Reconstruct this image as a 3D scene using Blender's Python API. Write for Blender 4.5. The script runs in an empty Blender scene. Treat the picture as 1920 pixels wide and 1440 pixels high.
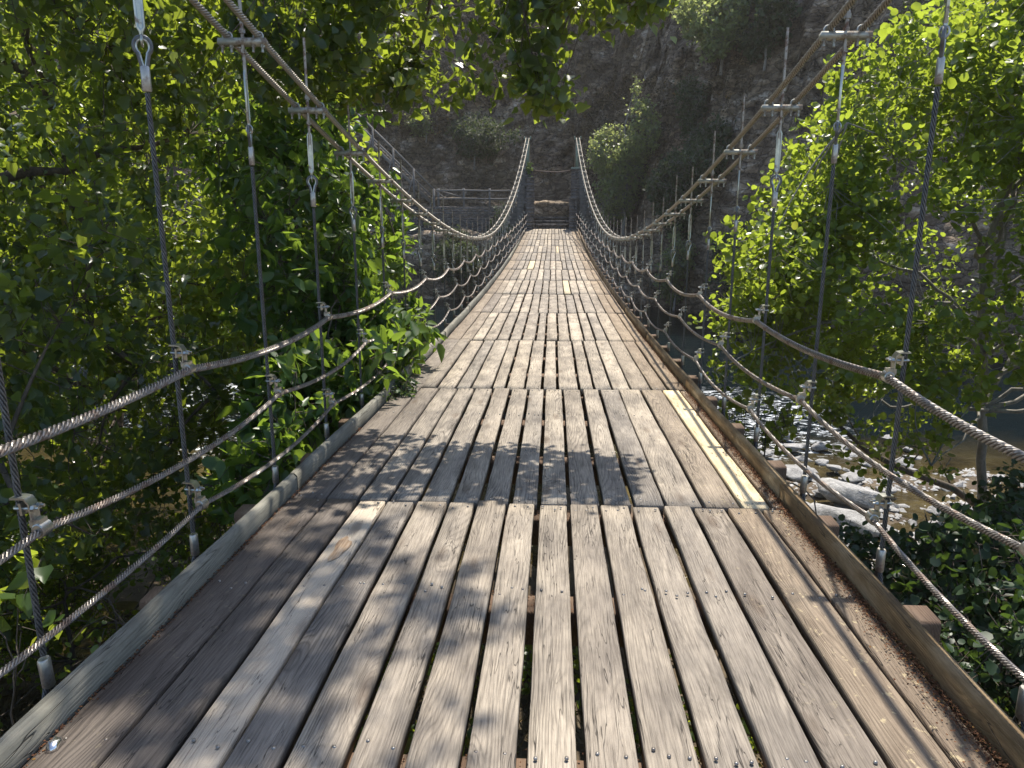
import bpy, math, random
import numpy as np
R = math.radians
rng = np.random.default_rng(7)
random.seed(7)
sc = bpy.context.scene
col = sc.collection

# ------------------------------------------------------------------ camera
FPX = 1443.0
PITCH = math.atan((720 - 375) / FPX)
YAW = math.atan((1038 - 960) * math.cos(PITCH) / FPX)
cd = bpy.data.cameras.new('camera'); cam = bpy.data.objects.new('camera', cd); col.objects.link(cam)
cd.sensor_width = 36; cd.lens = 36 * FPX / 1920; cd.clip_start = 0.05; cd.clip_end = 600
cam.location = (0.095, 0, 1.55); cam.rotation_euler = (math.pi / 2 - PITCH, 0, YAW)
sc.camera = cam

# ------------------------------------------------------------------ world, sun, exposure
SUNV = np.array([0.11, 0.55, 1.0]); SUNV /= np.linalg.norm(SUNV)
EL = math.asin(SUNV[2]); AZ = math.atan2(SUNV[0], SUNV[1])
w = bpy.data.worlds.new('World'); sc.world = w; w.use_nodes = True
nt = w.node_tree; sky = nt.nodes.new('ShaderNodeTexSky'); sky.sky_type = 'NISHITA'; sky.sun_disc = False
sky.sun_elevation = EL; sky.sun_rotation = AZ
bg = nt.nodes['Background']; nt.links.new(sky.outputs[0], bg.inputs[0]); bg.inputs[1].default_value = 0.15
sd = bpy.data.lights.new('sun', 'SUN'); sd.energy = 5.0; sd.angle = R(0.53); sd.color = (1, 0.93, 0.82)
sun = bpy.data.objects.new('sun', sd); col.objects.link(sun)
sun.rotation_euler = (math.pi / 2 - EL, 0, math.pi - AZ)   # checked below
from mathutils import Vector
sun.rotation_euler = Vector(SUNV).to_track_quat('Z', 'Y').to_euler()
sun.location = (5, 20, 40)
sc.view_settings.view_transform = 'Standard'; sc.view_settings.look = 'None'
sc.view_settings.exposure = 0.76; sc.view_settings.gamma = 1
try:
    sc.cycles.max_bounces = 7; sc.cycles.diffuse_bounces = 3; sc.cycles.glossy_bounces = 3
    sc.cycles.transmission_bounces = 4; sc.cycles.transparent_max_bounces = 4
    sc.cycles.caustics_reflective = False; sc.cycles.caustics_refractive = False
    sc.cycles.use_denoising = True; sc.cycles.sample_clamp_indirect = 4
except Exception: pass

# ------------------------------------------------------------------ helpers
def tag(o, label=None, cat=None, group=None, kind=None):
    if label: o['label'] = label
    if cat: o['category'] = cat
    if group: o['group'] = group
    if kind: o['kind'] = kind
    return o
def empty(name, loc=(0, 0, 0), parent=None):
    o = bpy.data.objects.new(name, None); o.location = loc; o.empty_display_size = .2; o.parent = parent
    col.objects.link(o); return o
def link(name, me, parent=None, loc=None, rot=None):
    o = bpy.data.objects.new(name, me); o.parent = parent
    if loc is not None: o.location = loc
    if rot is not None: o.rotation_euler = rot
    col.objects.link(o); return o

def raw_mesh(name, V, F, mats, smooth=False, attrs=None, fmat=None):
    """V (n,3); F list of (m,k) index arrays"""
    me = bpy.data.meshes.new(name)
    V = np.asarray(V, np.float32); me.vertices.add(len(V)); me.vertices.foreach_set('co', V.ravel())
    F = [np.asarray(f, np.int32) for f in F if len(f)]
    nl = sum(f.size for f in F); npoly = sum(len(f) for f in F)
    me.loops.add(nl); me.loops.foreach_set('vertex_index', np.concatenate([f.ravel() for f in F]))
    tot = np.concatenate([np.full(len(f), f.shape[1], np.int32) for f in F])
    st = np.concatenate([[0], np.cumsum(tot)[:-1]]).astype(np.int32)
    me.polygons.add(npoly); me.polygons.foreach_set('loop_start', st)
    try: me.polygons.foreach_set('loop_total', tot)
    except Exception: pass
    for m in (mats if isinstance(mats, (list, tuple)) else [mats]): me.materials.append(m)
    if fmat is not None: me.polygons.foreach_set('material_index', np.asarray(fmat, np.int32))
    if smooth: me.polygons.foreach_set('use_smooth', np.ones(npoly, bool))
    if attrs:
        for k, a in attrs.items():
            a = np.asarray(a, np.float32)
            if a.ndim == 1:
                at = me.attributes.new(k, 'FLOAT', 'POINT'); at.data.foreach_set('value', a)
            else:
                at = me.attributes.new(k, 'FLOAT_VECTOR', 'POINT'); at.data.foreach_set('vector', a.ravel())
    me.update(calc_edges=True); me.validate()
    return me

class MB:
    def __init__(s): s.V = []; s.Q = []; s.T = []; s.P = []; s.n = 0; s.A = []; s.qm = []; s.tm = []; s.m = 0; s.a = (0., 0., 0.)
    def add(s, V, quads=None, tris=None, polys=None):
        V = np.asarray(V, float)
        if quads is not None and len(quads): s.Q.append(np.asarray(quads) + s.n); s.qm += [s.m] * len(quads)
        if tris is not None and len(tris): s.T.append(np.asarray(tris) + s.n); s.tm += [s.m] * len(tris)
        if polys is not None:
            for p in polys: s.P.append((np.asarray(p) + s.n, s.m))
        s.V.append(V); s.n += len(V); s.A.append(np.tile(np.array(s.a, float), (len(V), 1)))
    def box(s, c, d, rot=None, jit=0.0):
        x, y, z = d[0] / 2, d[1] / 2, d[2] / 2
        V = np.array([[a * x, b * y, e * z] for e in (-1, 1) for b in (-1, 1) for a in (-1, 1)], float)
        if jit: V += rng.normal(0, jit, V.shape)
        if rot is not None: V = V @ np.asarray(rot).T
        V += np.asarray(c)
        s.add(V, [[0, 2, 3, 1], [4, 5, 7, 6], [0, 1, 5, 4], [2, 6, 7, 3], [0, 4, 6, 2], [1, 3, 7, 5]])
    def sweep(s, path, prof, up=(0, 0, 1), twist=None, caps=True, scale=None):
        """path (n,3); prof (k,2)"""
        P = np.asarray(path, float); n = len(P); k = len(prof)
        T = np.gradient(P, axis=0); T /= np.linalg.norm(T, axis=1)[:, None] + 1e-12
        N = np.cross(T, np.asarray(up, float)); N /= np.linalg.norm(N, axis=1)[:, None] + 1e-12
        B = np.cross(N, T)
        pr = np.broadcast_to(np.asarray(prof, float), (n, k, 2)).copy()
        if twist is not None:
            c, sn = np.cos(twist)[:, None], np.sin(twist)[:, None]
            pr = np.stack([pr[..., 0] * c - pr[..., 1] * sn, pr[..., 0] * sn + pr[..., 1] * c], -1)
        if scale is not None: pr = pr * np.asarray(scale)[:, None, None]
        V = P[:, None, :] + pr[..., :1] * N[:, None, :] + pr[..., 1:] * B[:, None, :]
        i = np.arange(n - 1)[:, None]; j = np.arange(k)[None, :]; j2 = (j + 1) % k
        q = np.stack([i * k + j + 0 * i, (i + 1) * k + j, (i + 1) * k + j2, i * k + j2], -1).reshape(-1, 4)
        s.add(V.reshape(-1, 3), q, polys=[list(range(k)), list(range((n - 1) * k, n * k))[::-1]] if caps else None)
    def tube(s, path, r, k=8, up=(0, 0, 1), caps=True):
        th = np.linspace(0, 2 * np.pi, k, endpoint=False)
        r = np.broadcast_to(np.asarray(r, float), (len(path),))
        s.sweep(path, np.stack([np.cos(th), np.sin(th)], -1), up, scale=r, caps=caps)
    def cyl(s, p0, p1, r, k=10, r2=None):
        p0, p1 = np.asarray(p0, float), np.asarray(p1, float); d = p1 - p0
        up = (0, 0, 1) if abs(d[2]) < .9 * np.linalg.norm(d) else (0, 1, 0)
        s.tube(np.array([p0, p1]), [r, r if r2 is None else r2], k, up)
    def mesh(s, name, mats, smooth=False, attr=False):
        F = []; fm = []
        if s.Q: F.append(np.concatenate(s.Q)); fm += s.qm
        if s.T: F.append(np.concatenate(s.T)); fm += s.tm
        for p, m in s.P: F.append(p[None, :]); fm.append(m)
        return raw_mesh(name, np.concatenate(s.V), F, mats, smooth, {'ra': np.concatenate(s.A)} if attr else None, fm)
    def build(s, name, mats, parent=None, loc=None, smooth=False, attr=False, rot=None):
        return link(name, s.mesh(name, mats, smooth, attr), parent, loc, rot)

def smooth_by_angle(o, ang=40):
    me = o.data
    me.polygons.foreach_set('use_smooth', np.ones(len(me.polygons), bool))
    try: me.set_sharp_from_angle(angle=R(ang))
    except Exception: pass

_perm = np.random.default_rng(3).random(8192)
def vnoise(P, seed=0):
    P = np.asarray(P, float); I = np.floor(P).astype(np.int64); f = P - I; f = f * f * (3 - 2 * f)
    def h(i): return _perm[(i[:, 0] * 73856093 ^ i[:, 1] * 19349663 ^ i[:, 2] * 83492791 ^ seed * 2654435) % 8192]
    r = 0
    for dx in (0, 1):
        for dy in (0, 1):
            for dz in (0, 1):
                wgt = (f[:, 0] if dx else 1 - f[:, 0]) * (f[:, 1] if dy else 1 - f[:, 1]) * (f[:, 2] if dz else 1 - f[:, 2])
                r = r + wgt * h(I + np.array([dx, dy, dz]))
    return r * 2 - 1
def fbm(P, oct=4, seed=0, gain=.5, ridge=False):
    r = 0; a = 1; P = np.asarray(P, float)
    for o in range(oct):
        n = vnoise(P * 2 ** o + o * 17.3, seed + o)
        if ridge: n = 1 - 2 * abs(n)
        r = r + a * n; a *= gain
    return r

# ------------------------------------------------------------------ materials
def newmat(name):
    m = bpy.data.materials.new(name); m.use_nodes = True; n = m.node_tree.nodes; l = m.node_tree.links
    for x in list(n): n.remove(x)
    out = n.new('ShaderNodeOutputMaterial'); b = n.new('ShaderNodeBsdfPrincipled'); l.new(b.outputs[0], out.inputs[0])
    return m, n, l, b, out
def N_(n, t, **k):
    x = n.new(t)
    for a, v in k.items():
        if a in x.inputs.keys(): x.inputs[a].default_value = v
        else: setattr(x, a, v)
    return x
def ramp(n, l, src, stops):
    r = n.new('ShaderNodeValToRGB'); e = r.color_ramp.elements
    while len(e) < len(stops): e.new(.5)
    for i, (p, c) in enumerate(stops): e[i].position = p; e[i].color = (*c, 1) if len(c) == 3 else c
    if src is not None: l.new(src, r.inputs[0])
    return r
def mapped(n, l, scale, src='Object', add=None):
    tc = n.new('ShaderNodeTexCoord'); v = tc.outputs[src]
    if add is not None:
        a = N_(n, 'ShaderNodeVectorMath', operation='ADD'); l.new(v, a.inputs[0]); l.new(add, a.inputs[1]); v = a.outputs[0]
    mp = n.new('ShaderNodeMapping'); mp.inputs['Scale'].default_value = scale; l.new(v, mp.inputs[0]); return mp.outputs[0]
def mix(n, l, fac, a, b, typ='MIX'):
    m = n.new('ShaderNodeMix'); m.data_type = 'RGBA'; m.blend_type = typ
    for i, v in ((0, fac), (6, a), (7, b)):
        if hasattr(v, 'is_linked') or hasattr(v, 'links'): l.new(v, m.inputs[i])
        else: m.inputs[i].default_value = v if i == 0 else ((*v, 1) if len(v) == 3 else v)
    return m.outputs[2]
def math_(n, l, op, a, b=None, c=None):
    m = N_(n, 'ShaderNodeMath', operation=op)
    for i, v in enumerate((a, b, c)):
        if v is None: continue
        if hasattr(v, 'links'): l.new(v, m.inputs[i])
        else: m.inputs[i].default_value = v
    return m.outputs[0]
def bump(n, l, b, h, strength, dist):
    x = n.new('ShaderNodeBump'); x.inputs['Strength'].default_value = strength; x.inputs['Distance'].default_value = dist
    l.new(h, x.inputs['Height']); l.new(x.outputs[0], b.inputs['Normal']); return x

def wood_mat(name, base_stops, fresh=0.0, attr=True, contrast=1.0, lichen=True):
    """attribute ra = (random id, brownness, darkness)"""
    m, n, l, b, out = newmat(name)
    if attr:
        at = N_(n, 'ShaderNodeAttribute', attribute_name='ra'); sep = n.new('ShaderNodeSeparateXYZ'); l.new(at.outputs['Vector'], sep.inputs[0])
        rid, brown, dark = sep.outputs
        off = n.new('ShaderNodeCombineXYZ'); l.new(math_(n, l, 'MULTIPLY', rid, 37.1), off.inputs[0]); l.new(math_(n, l, 'MULTIPLY', rid, 91.7), off.inputs[1]); l.new(math_(n, l, 'MULTIPLY', rid, 13.3), off.inputs[2])
        add = off.outputs[0]
    else: add = None; rid = None
    # growth-ring field: distance field warped by stretched noise, gives cathedral grain
    warp = N_(n, 'ShaderNodeTexNoise', Scale=1.0, Detail=2.0, Roughness=.5); l.new(mapped(n, l, (4.0, .42, 4.0), add=add), warp.inputs['Vector'])
    kn = N_(n, 'ShaderNodeTexVoronoi', Scale=1.0, feature='F1'); l.new(mapped(n, l, (5.3, 1.35, 3), add=add), kn.inputs['Vector'])
    knd = kn.outputs['Distance']
    knot = ramp(n, l, knd, [(0.0, (1, 1, 1)), (.10, (.75,) * 3), (.19, (0,) * 3)])
    wav = ramp(n, l, knd, [(0.0, (1, 1, 1)), (.35, (0,) * 3)])
    tc = n.new('ShaderNodeTexCoord'); sx = n.new('ShaderNodeSeparateXYZ')
    if add is not None:
        av = N_(n, 'ShaderNodeVectorMath', operation='ADD'); l.new(tc.outputs['Object'], av.inputs[0]); l.new(add, av.inputs[1]); l.new(av.outputs[0], sx.inputs[0])
    else: l.new(tc.outputs['Object'], sx.inputs[0])
    g = math_(n, l, 'ADD', math_(n, l, 'MULTIPLY', sx.outputs[0], 26.0), math_(n, l, 'MULTIPLY', warp.outputs['Fac'], 10.0))
    g = math_(n, l, 'ADD', g, math_(n, l, 'MULTIPLY', wav.outputs[0], 2.2))
    g = math_(n, l, 'ADD', g, math_(n, l, 'MULTIPLY', sx.outputs[2], 30.0))
    ring = math_(n, l, 'FRACT', math_(n, l, 'MULTIPLY', g, 2.3))
    ringc = ramp(n, l, ring, [(0, (.2,) * 3), (.25, (.8,) * 3), (.7, (1,) * 3), (1, (.2,) * 3)])
    fib = N_(n, 'ShaderNodeTexNoise', Scale=1.0, Detail=6.0, Roughness=.68); l.new(mapped(n, l, (170, 5, 60), add=add), fib.inputs['Vector'])
    blot = N_(n, 'ShaderNodeTexNoise', Scale=1.0, Detail=4.0, Roughness=.6); l.new(mapped(n, l, (6, 2.2, 6), add=add), blot.inputs['Vector'])
    crk = N_(n, 'ShaderNodeTexNoise', Scale=1.0, Detail=2.0, Roughness=.5, Distortion=.4); l.new(mapped(n, l, (38, 1.7, 20), add=add), crk.inputs['Vector'])
    crack = ramp(n, l, crk.outputs['Fac'], [(.0, (0,) * 3), (.488, (0,) * 3), (.5, (1,) * 3), (.512, (0,) * 3)])
    cm = N_(n, 'ShaderNodeTexNoise', Scale=1.0, Detail=2.0); l.new(mapped(n, l, (9, 1.3, 9), add=add), cm.inputs['Vector'])
    cmask = ramp(n, l, cm.outputs['Fac'], [(.47, (0,) * 3), (.58, (1,) * 3)])
    crackm = math_(n, l, 'MULTIPLY', crack.outputs[0], cmask.outputs[0])
    c0 = ramp(n, l, blot.outputs['Fac'], base_stops)
    c = c0.outputs[0]
    if attr:
        tone = N_(n, 'ShaderNodeTexWhiteNoise', noise_dimensions='1D'); l.new(rid, tone.inputs['W'])
        tr = ramp(n, l, tone.outputs['Value'], [(0, (.62, .62, .64)), (.4, (.88, .86, .84)), (.8, (1.1, 1.05, .98)), (1, (1.32, 1.27, 1.18))])
        c = mix(n, l, .85, c, tr.outputs[0], 'MULTIPLY')
        c = mix(n, l, math_(n, l, 'MULTIPLY', brown, .7), c, (.26, .18, .105))
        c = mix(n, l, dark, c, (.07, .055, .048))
    gv = N_(n, 'ShaderNodeTexNoise', Scale=1.0, Detail=2.0); l.new(mapped(n, l, (2.3, .8, 2.3), add=add), gv.inputs['Vector'])
    gvr = ramp(n, l, gv.outputs['Fac'], [(.36, (.08,) * 3), (.66, (1,) * 3)])
    c = mix(n, l, math_(n, l, 'MULTIPLY', gvr.outputs[0], .62 * contrast), c, ringc.outputs[0], 'MULTIPLY')
    st = N_(n, 'ShaderNodeTexNoise', Scale=1.0, Detail=5.0, Roughness=.7, Distortion=.5); l.new(mapped(n, l, (3.1, 1.4, 3), add=add), st.inputs['Vector'])
    stm = ramp(n, l, st.outputs['Fac'], [(.56, (0,) * 3), (.68, (1,) * 3)])
    c = mix(n, l, math_(n, l, 'MULTIPLY', stm.outputs[0], .45 * contrast), c, (.10, .085, .07))
    fr = ramp(n, l, fib.outputs['Fac'], [(.32, (.45, .43, .42)), (.55, (1, 1, 1)), (.75, (1.18, 1.16, 1.13))])
    c = mix(n, l, .85 * contrast, c, fr.outputs[0], 'MULTIPLY')
    c = mix(n, l, math_(n, l, 'MULTIPLY', knot.outputs[0], .55), c, (.09, .06, .04))
    c = mix(n, l, math_(n, l, 'MULTIPLY', crackm, .85), c, (.018, .015, .013))
    if lichen and attr:
        li = N_(n, 'ShaderNodeTexNoise', Scale=1.0, Detail=5.0, Roughness=.7); l.new(mapped(n, l, (26, 20, 26), add=add), li.inputs['Vector'])
        lm = ramp(n, l, li.outputs['Fac'], [(.6, (0,) * 3), (.66, (1,) * 3)])
        c = mix(n, l, math_(n, l, 'MULTIPLY', math_(n, l, 'MULTIPLY', lm.outputs[0], brown), .55), c, (.55, .46, .27))
    l.new(c, b.inputs['Base Color']); b.inputs['Roughness'].default_value = .82; b.inputs['Specular IOR Level'].default_value = .28
    h = math_(n, l, 'ADD', math_(n, l, 'MULTIPLY', ringc.outputs[0], .5), math_(n, l, 'MULTIPLY', fib.outputs['Fac'], 1.0))
    h = math_(n, l, 'SUBTRACT', h, math_(n, l, 'MULTIPLY', crackm, 1.6))
    bump(n, l, b, h, .75, .004)
    return m

W_OLD = [(.25, (.185, .168, .148)), (.43, (.315, .285, .245)), (.6, (.45, .405, .34)), (.8, (.57, .515, .435))]
m_deck = wood_mat('weathered_boards', W_OLD)
m_newboard = wood_mat('new_pine', [(.25, (.50, .40, .25)), (.45, (.68, .57, .37)), (.8, (.78, .69, .50))], contrast=.5, lichen=False)
m_pale = wood_mat('pale_board', [(.2, (.40, .34, .27)), (.5, (.50, .44, .36)), (.8, (.56, .50, .41))], contrast=.4, lichen=False)
m_kerb_r = wood_mat('brown_kerb', [(.3, (.10, .065, .032)), (.48, (.22, .15, .075)), (.75, (.38, .30, .19))], contrast=.6)
m_kerb_l = wood_mat('grey_kerb', [(.3, (.13, .13, .11)), (.5, (.22, .22, .19)), (.75, (.33, .31, .26))], contrast=.6)
m_beam = wood_mat('brown_beam', [(.2, (.09, .055, .038)), (.5, (.16, .105, .07)), (.8, (.26, .19, .135))], attr=False, contrast=.7)
m_fence = wood_mat('grey_round_wood', [(.2, (.12, .115, .11)), (.5, (.18, .17, .16)), (.8, (.25, .23, .21))], attr=False, contrast=.5)

def metal_mat(name, c1, c2, rough, metallic, rust=None, scale=30):
    m, n, l, b, out = newmat(name)
    no = N_(n, 'ShaderNodeTexNoise', Scale=1.0, Detail=5.0, Roughness=.65); l.new(mapped(n, l, (scale,) * 3), no.inputs['Vector'])
    r = ramp(n, l, no.outputs['Fac'], [(.3, c1), (.7, c2)]); c = r.outputs[0]
    if rust:
        n2 = N_(n, 'ShaderNodeTexNoise', Scale=1.0, Detail=4.0, Roughness=.7); l.new(mapped(n, l, (11, 11, 11)), n2.inputs['Vector'])
        rm = ramp(n, l, n2.outputs['Fac'], [(rust[0], (0,) * 3), (rust[0] + .1, (1,) * 3)])
        c = mix(n, l, math_(n, l, 'MULTIPLY', rm.outputs[0], rust[1]), c, (.16, .07, .03))
        l.new(math_(n, l, 'MULTIPLY_ADD', rm.outputs[0], .35, rough), b.inputs['Roughness'])
    else: b.inputs['Roughness'].default_value = rough
    if name.startswith('wire_rope'):   # dirt and crevice shade painted dark between the strands
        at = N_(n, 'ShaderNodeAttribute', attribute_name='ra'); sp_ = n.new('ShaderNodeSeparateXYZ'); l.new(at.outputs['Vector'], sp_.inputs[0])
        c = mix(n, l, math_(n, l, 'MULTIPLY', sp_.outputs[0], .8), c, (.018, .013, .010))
    l.new(c, b.inputs['Base Color']); b.inputs['Metallic'].default_value = metallic
    bump(n, l, b, no.outputs['Fac'], .15, .002)
    return m
m_rope = metal_mat('wire_rope_grey', (.09, .095, .10), (.17, .17, .17), .45, .5)
m_rail = metal_mat('wire_rope_rail', (.19, .17, .155), (.36, .33, .30), .36, .6, (.52, .5), 50)
m_main = metal_mat('wire_rope_main', (.36, .325, .27), (.54, .49, .42), .42, .5, (.6, .2), 50)
m_galv = metal_mat('galvanised_steel', (.34, .35, .33), (.52, .51, .46), .3, .9, (.58, .6))
m_plate = metal_mat('weathered_plate', (.34, .34, .29), (.5, .49, .43), .5, .55, (.52, .55))
m_rod = metal_mat('threaded_rod', (.25, .22, .19), (.42, .38, .34), .45, .7, (.5, .8))
m_ferr = metal_mat('aluminium_ferrule', (.36, .34, .31), (.52, .49, .45), .4, .8, (.56, .5))
m_green = metal_mat('green_steel', (.16, .21, .17), (.24, .29, .23), .6, .1, (.6, .6), 12)
m_rust = metal_mat('rusty_bar', (.06, .04, .035), (.12, .08, .07), .7, .3)
m_screw = metal_mat('screw_head', (.16, .13, .11), (.4, .38, .35), .4, .7)
m_foil = metal_mat('foil', (.7, .7, .72), (.9, .9, .9), .2, 1.0)

def leaf_mat(name, dark, light, trans, tmix=.45, rough=.38, spec=.5):
    m, n, l, b, out = newmat(name)
    at = N_(n, 'ShaderNodeAttribute', attribute_name='rnd')
    r = ramp(n, l, at.outputs['Fac'], [(0, dark), (.92, light), (1.0, (.22, .13, .04))])
    l.new(r.outputs[0], b.inputs['Base Color']); b.inputs['Roughness'].default_value = rough; b.inputs['Specular IOR Level'].default_value = spec
    t = n.new('ShaderNodeBsdfTranslucent'); tr = ramp(n, l, at.outputs['Fac'], [(0, tuple(c * .75 for c in trans)), (.9, trans), (1, (trans[0] * 1.25, trans[1], trans[2]))])
    l.new(tr.outputs[0], t.inputs[0])
    mx = n.new('ShaderNodeMixShader'); mx.inputs[0].default_value = tmix
    l.new(b.outputs[0], mx.inputs[1]); l.new(t.outputs[0], mx.inputs[2]); l.new(mx.outputs[0], out.inputs[0])
    return m
m_pop = leaf_mat('poplar_leaf', (.014, .032, .022), (.042, .078, .032), (.48, .60, .05), .42, .33, .6)
m_back = leaf_mat('backlit_leaf', (.03, .06, .018), (.07, .13, .03), (.52, .64, .06), .46)
m_alder = leaf_mat('alder_leaf', (.035, .06, .015), (.08, .13, .025), (.50, .63, .06), .48, .36)
m_big = leaf_mat('broad_leaf', (.025, .06, .018), (.06, .12, .03), (.34, .50, .05), .42, .38)
m_ivy = leaf_mat('ivy_leaf', (.015, .035, .018), (.04, .075, .03), (.13, .22, .03), .3, .45)
m_ash = leaf_mat('pale_leaf', (.09, .12, .06), (.18, .22, .11), (.50, .58, .18), .5, .4)
m_dkbush = leaf_mat('scrub_leaf', (.03, .05, .025), (.07, .095, .045), (.12, .16, .05), .35, .6, .3)
m_dry = leaf_mat('dry_straw', (.11, .09, .055), (.23, .185, .115), (.14, .11, .06), .2, .8, .1)
m_litter = leaf_mat('leaf_litter', (.06, .026, .016), (.17, .085, .045), (.1, .05, .02), .15, .8, .1)

def bark_mat(name, c1, c2):
    m, n, l, b, out = newmat(name)
    no = N_(n, 'ShaderNodeTexNoise', Scale=1.0, Detail=6.0, Roughness=.7); l.new(mapped(n, l, (18, 18, 5)), no.inputs['Vector'])
    r = ramp(n, l, no.outputs['Fac'], [(.35, c1), (.65, c2)]); l.new(r.outputs[0], b.inputs['Base Color']); b.inputs['Roughness'].default_value = .9
    bump(n, l, b, no.outputs['Fac'], .6, .02); return m
m_bark = bark_mat('bark_brown', (.05, .04, .032), (.14, .11, .085))
m_barkg = bark_mat('bark_grey', (.13, .12, .105), (.28, .26, .23))

# stone, rock, ground, water
def rock_mat(name, stops, sc1=.8, veg=True, strat=True):
    m, n, l, b, out = newmat(name)
    mp = n.new('ShaderNodeMapping'); tc = n.new('ShaderNodeTexCoord'); l.new(tc.outputs['Object'], mp.inputs[0])
    mp.inputs['Rotation'].default_value = (R(12), R(36), R(8)); mp.inputs['Scale'].default_value = (sc1, sc1, sc1 * (2.0 if strat else 1))
    n1 = N_(n, 'ShaderNodeTexNoise', Scale=1.0, Detail=9.0, Roughness=.68, Distortion=.6); l.new(mp.outputs[0], n1.inputs['Vector'])
    n2 = N_(n, 'ShaderNodeTexNoise', Scale=1.0, Detail=7.0, Roughness=.7); l.new(mapped(n, l, (sc1 * .35,) * 3), n2.inputs['Vector'])
    n3 = N_(n, 'ShaderNodeTexNoise', Scale=1.0, Detail=8.0, Roughness=.75); l.new(mapped(n, l, (sc1 * 7,) * 3), n3.inputs['Vector'])
    c = ramp(n, l, n1.outputs['Fac'], stops).outputs[0]
    if veg:
        vm = ramp(n, l, n2.outputs['Fac'], [(.48, (0,) * 3), (.58, (1,) * 3)])
        gc = ramp(n, l, n3.outputs['Fac'], [(.3, (.07, .056, .036)), (.55, (.17, .13, .08)), (.75, (.28, .22, .14))])
        c = mix(n, l, math_(n, l, 'MULTIPLY', vm.outputs[0], .8), c, gc.outputs[0])
        om = ramp(n, l, n2.outputs['Color'], [(.5, (0,) * 3), (.62, (1,) * 3)])
        c = mix(n, l, math_(n, l, 'MULTIPLY', om.outputs[0], .25), c, (.17, .085, .045))
    sp = ramp(n, l, n3.outputs['Fac'], [(.35, (.5,) * 3), (.6, (1.15,) * 3)])
    c = mix(n, l, .8, c, sp.outputs[0], 'MULTIPLY')
    mp2 = n.new('ShaderNodeMapping'); l.new(tc.outputs['Object'], mp2.inputs[0]); mp2.inputs['Rotation'].default_value = (R(10), R(38), R(5)); mp2.inputs['Scale'].default_value = (sc1 * 1.1, sc1 * 1.1, sc1 * 2.3)
    wd = N_(n, 'ShaderNodeVectorMath', operation='ADD'); wn_ = N_(n, 'ShaderNodeTexNoise', Scale=1.3, Detail=4.0); l.new(mp2.outputs[0], wn_.inputs['Vector']); l.new(mp2.outputs[0], wd.inputs[0]); l.new(wn_.outputs['Color'], wd.inputs[1])
    vc = N_(n, 'ShaderNodeTexVoronoi', Scale=1.6, feature='DISTANCE_TO_EDGE'); l.new(wd.outputs[0], vc.inputs['Vector'])
    vk = N_(n, 'ShaderNodeTexVoronoi', Scale=1.6, feature='F1'); l.new(wd.outputs[0], vk.inputs['Vector'])
    sv = n.new('ShaderNodeSeparateXYZ'); l.new(vk.outputs['Color'], sv.inputs[0])
    if veg:
        c = mix(n, l, .75, c, ramp(n, l, sv.outputs[0], [(0, (.55,) * 3), (.7, (1.05,) * 3), (1, (1.6, 1.55, 1.45))]).outputs[0], 'MULTIPLY')
        c = mix(n, l, .8, c, ramp(n, l, vc.outputs['Distance'], [(0, (.25,) * 3), (.06, (1,) * 3)]).outputs[0], 'MULTIPLY')
    l.new(c, b.inputs['Base Color']); b.inputs['Roughness'].default_value = .8; b.inputs['Specular IOR Level'].default_value = .35
    h = math_(n, l, 'ADD', math_(n, l, 'MULTIPLY', n1.outputs['Fac'], 1.2), math_(n, l, 'MULTIPLY', n3.outputs['Fac'], .35))
    if veg: h = math_(n, l, 'ADD', h, math_(n, l, 'MULTIPLY', math_(n, l, 'MINIMUM', vc.outputs['Distance'], .12), 2.5)); h = math_(n, l, 'ADD', h, math_(n, l, 'MULTIPLY', sv.outputs[1], .5))
    bump(n, l, b, h, 1.0, .35 if veg else .04)
    return m
m_hill = rock_mat('hill_rock', [(.3, (.065, .047, .033)), (.45, (.20, .15, .10)), (.56, (.34, .265, .19)), (.66, (.68, .60, .50))])
m_boulder = rock_mat('river_rock', [(.3, (.2, .196, .192)), (.5, (.34, .335, .33)), (.7, (.50, .49, .48))], 2.5, veg=False)
m_mason = rock_mat('masonry_stone', [(.3, (.06, .055, .055)), (.5, (.13, .12, .115)), (.7, (.22, .20, .185))], 3, veg=False)
m_bank, n, l, b, out = newmat('bank_ground')
n1 = N_(n, 'ShaderNodeTexNoise', Scale=1.0, Detail=8.0, Roughness=.7); l.new(mapped(n, l, (2.2,) * 3), n1.inputs['Vector'])
n2 = N_(n, 'ShaderNodeTexVoronoi', Scale=9.0); n2.inputs['Randomness'].default_value = 1
l.new(ramp(n, l, n1.outputs['Fac'], [(.3, (.035, .026, .018)), (.5, (.09, .065, .04)), (.65, (.14, .11, .07)), (.8, (.07, .085, .035))]).outputs[0], b.inputs['Base Color'])
b.inputs['Roughness'].default_value = .95; bump(n, l, b, n1.outputs['Fac'], 1, .1)

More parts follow.
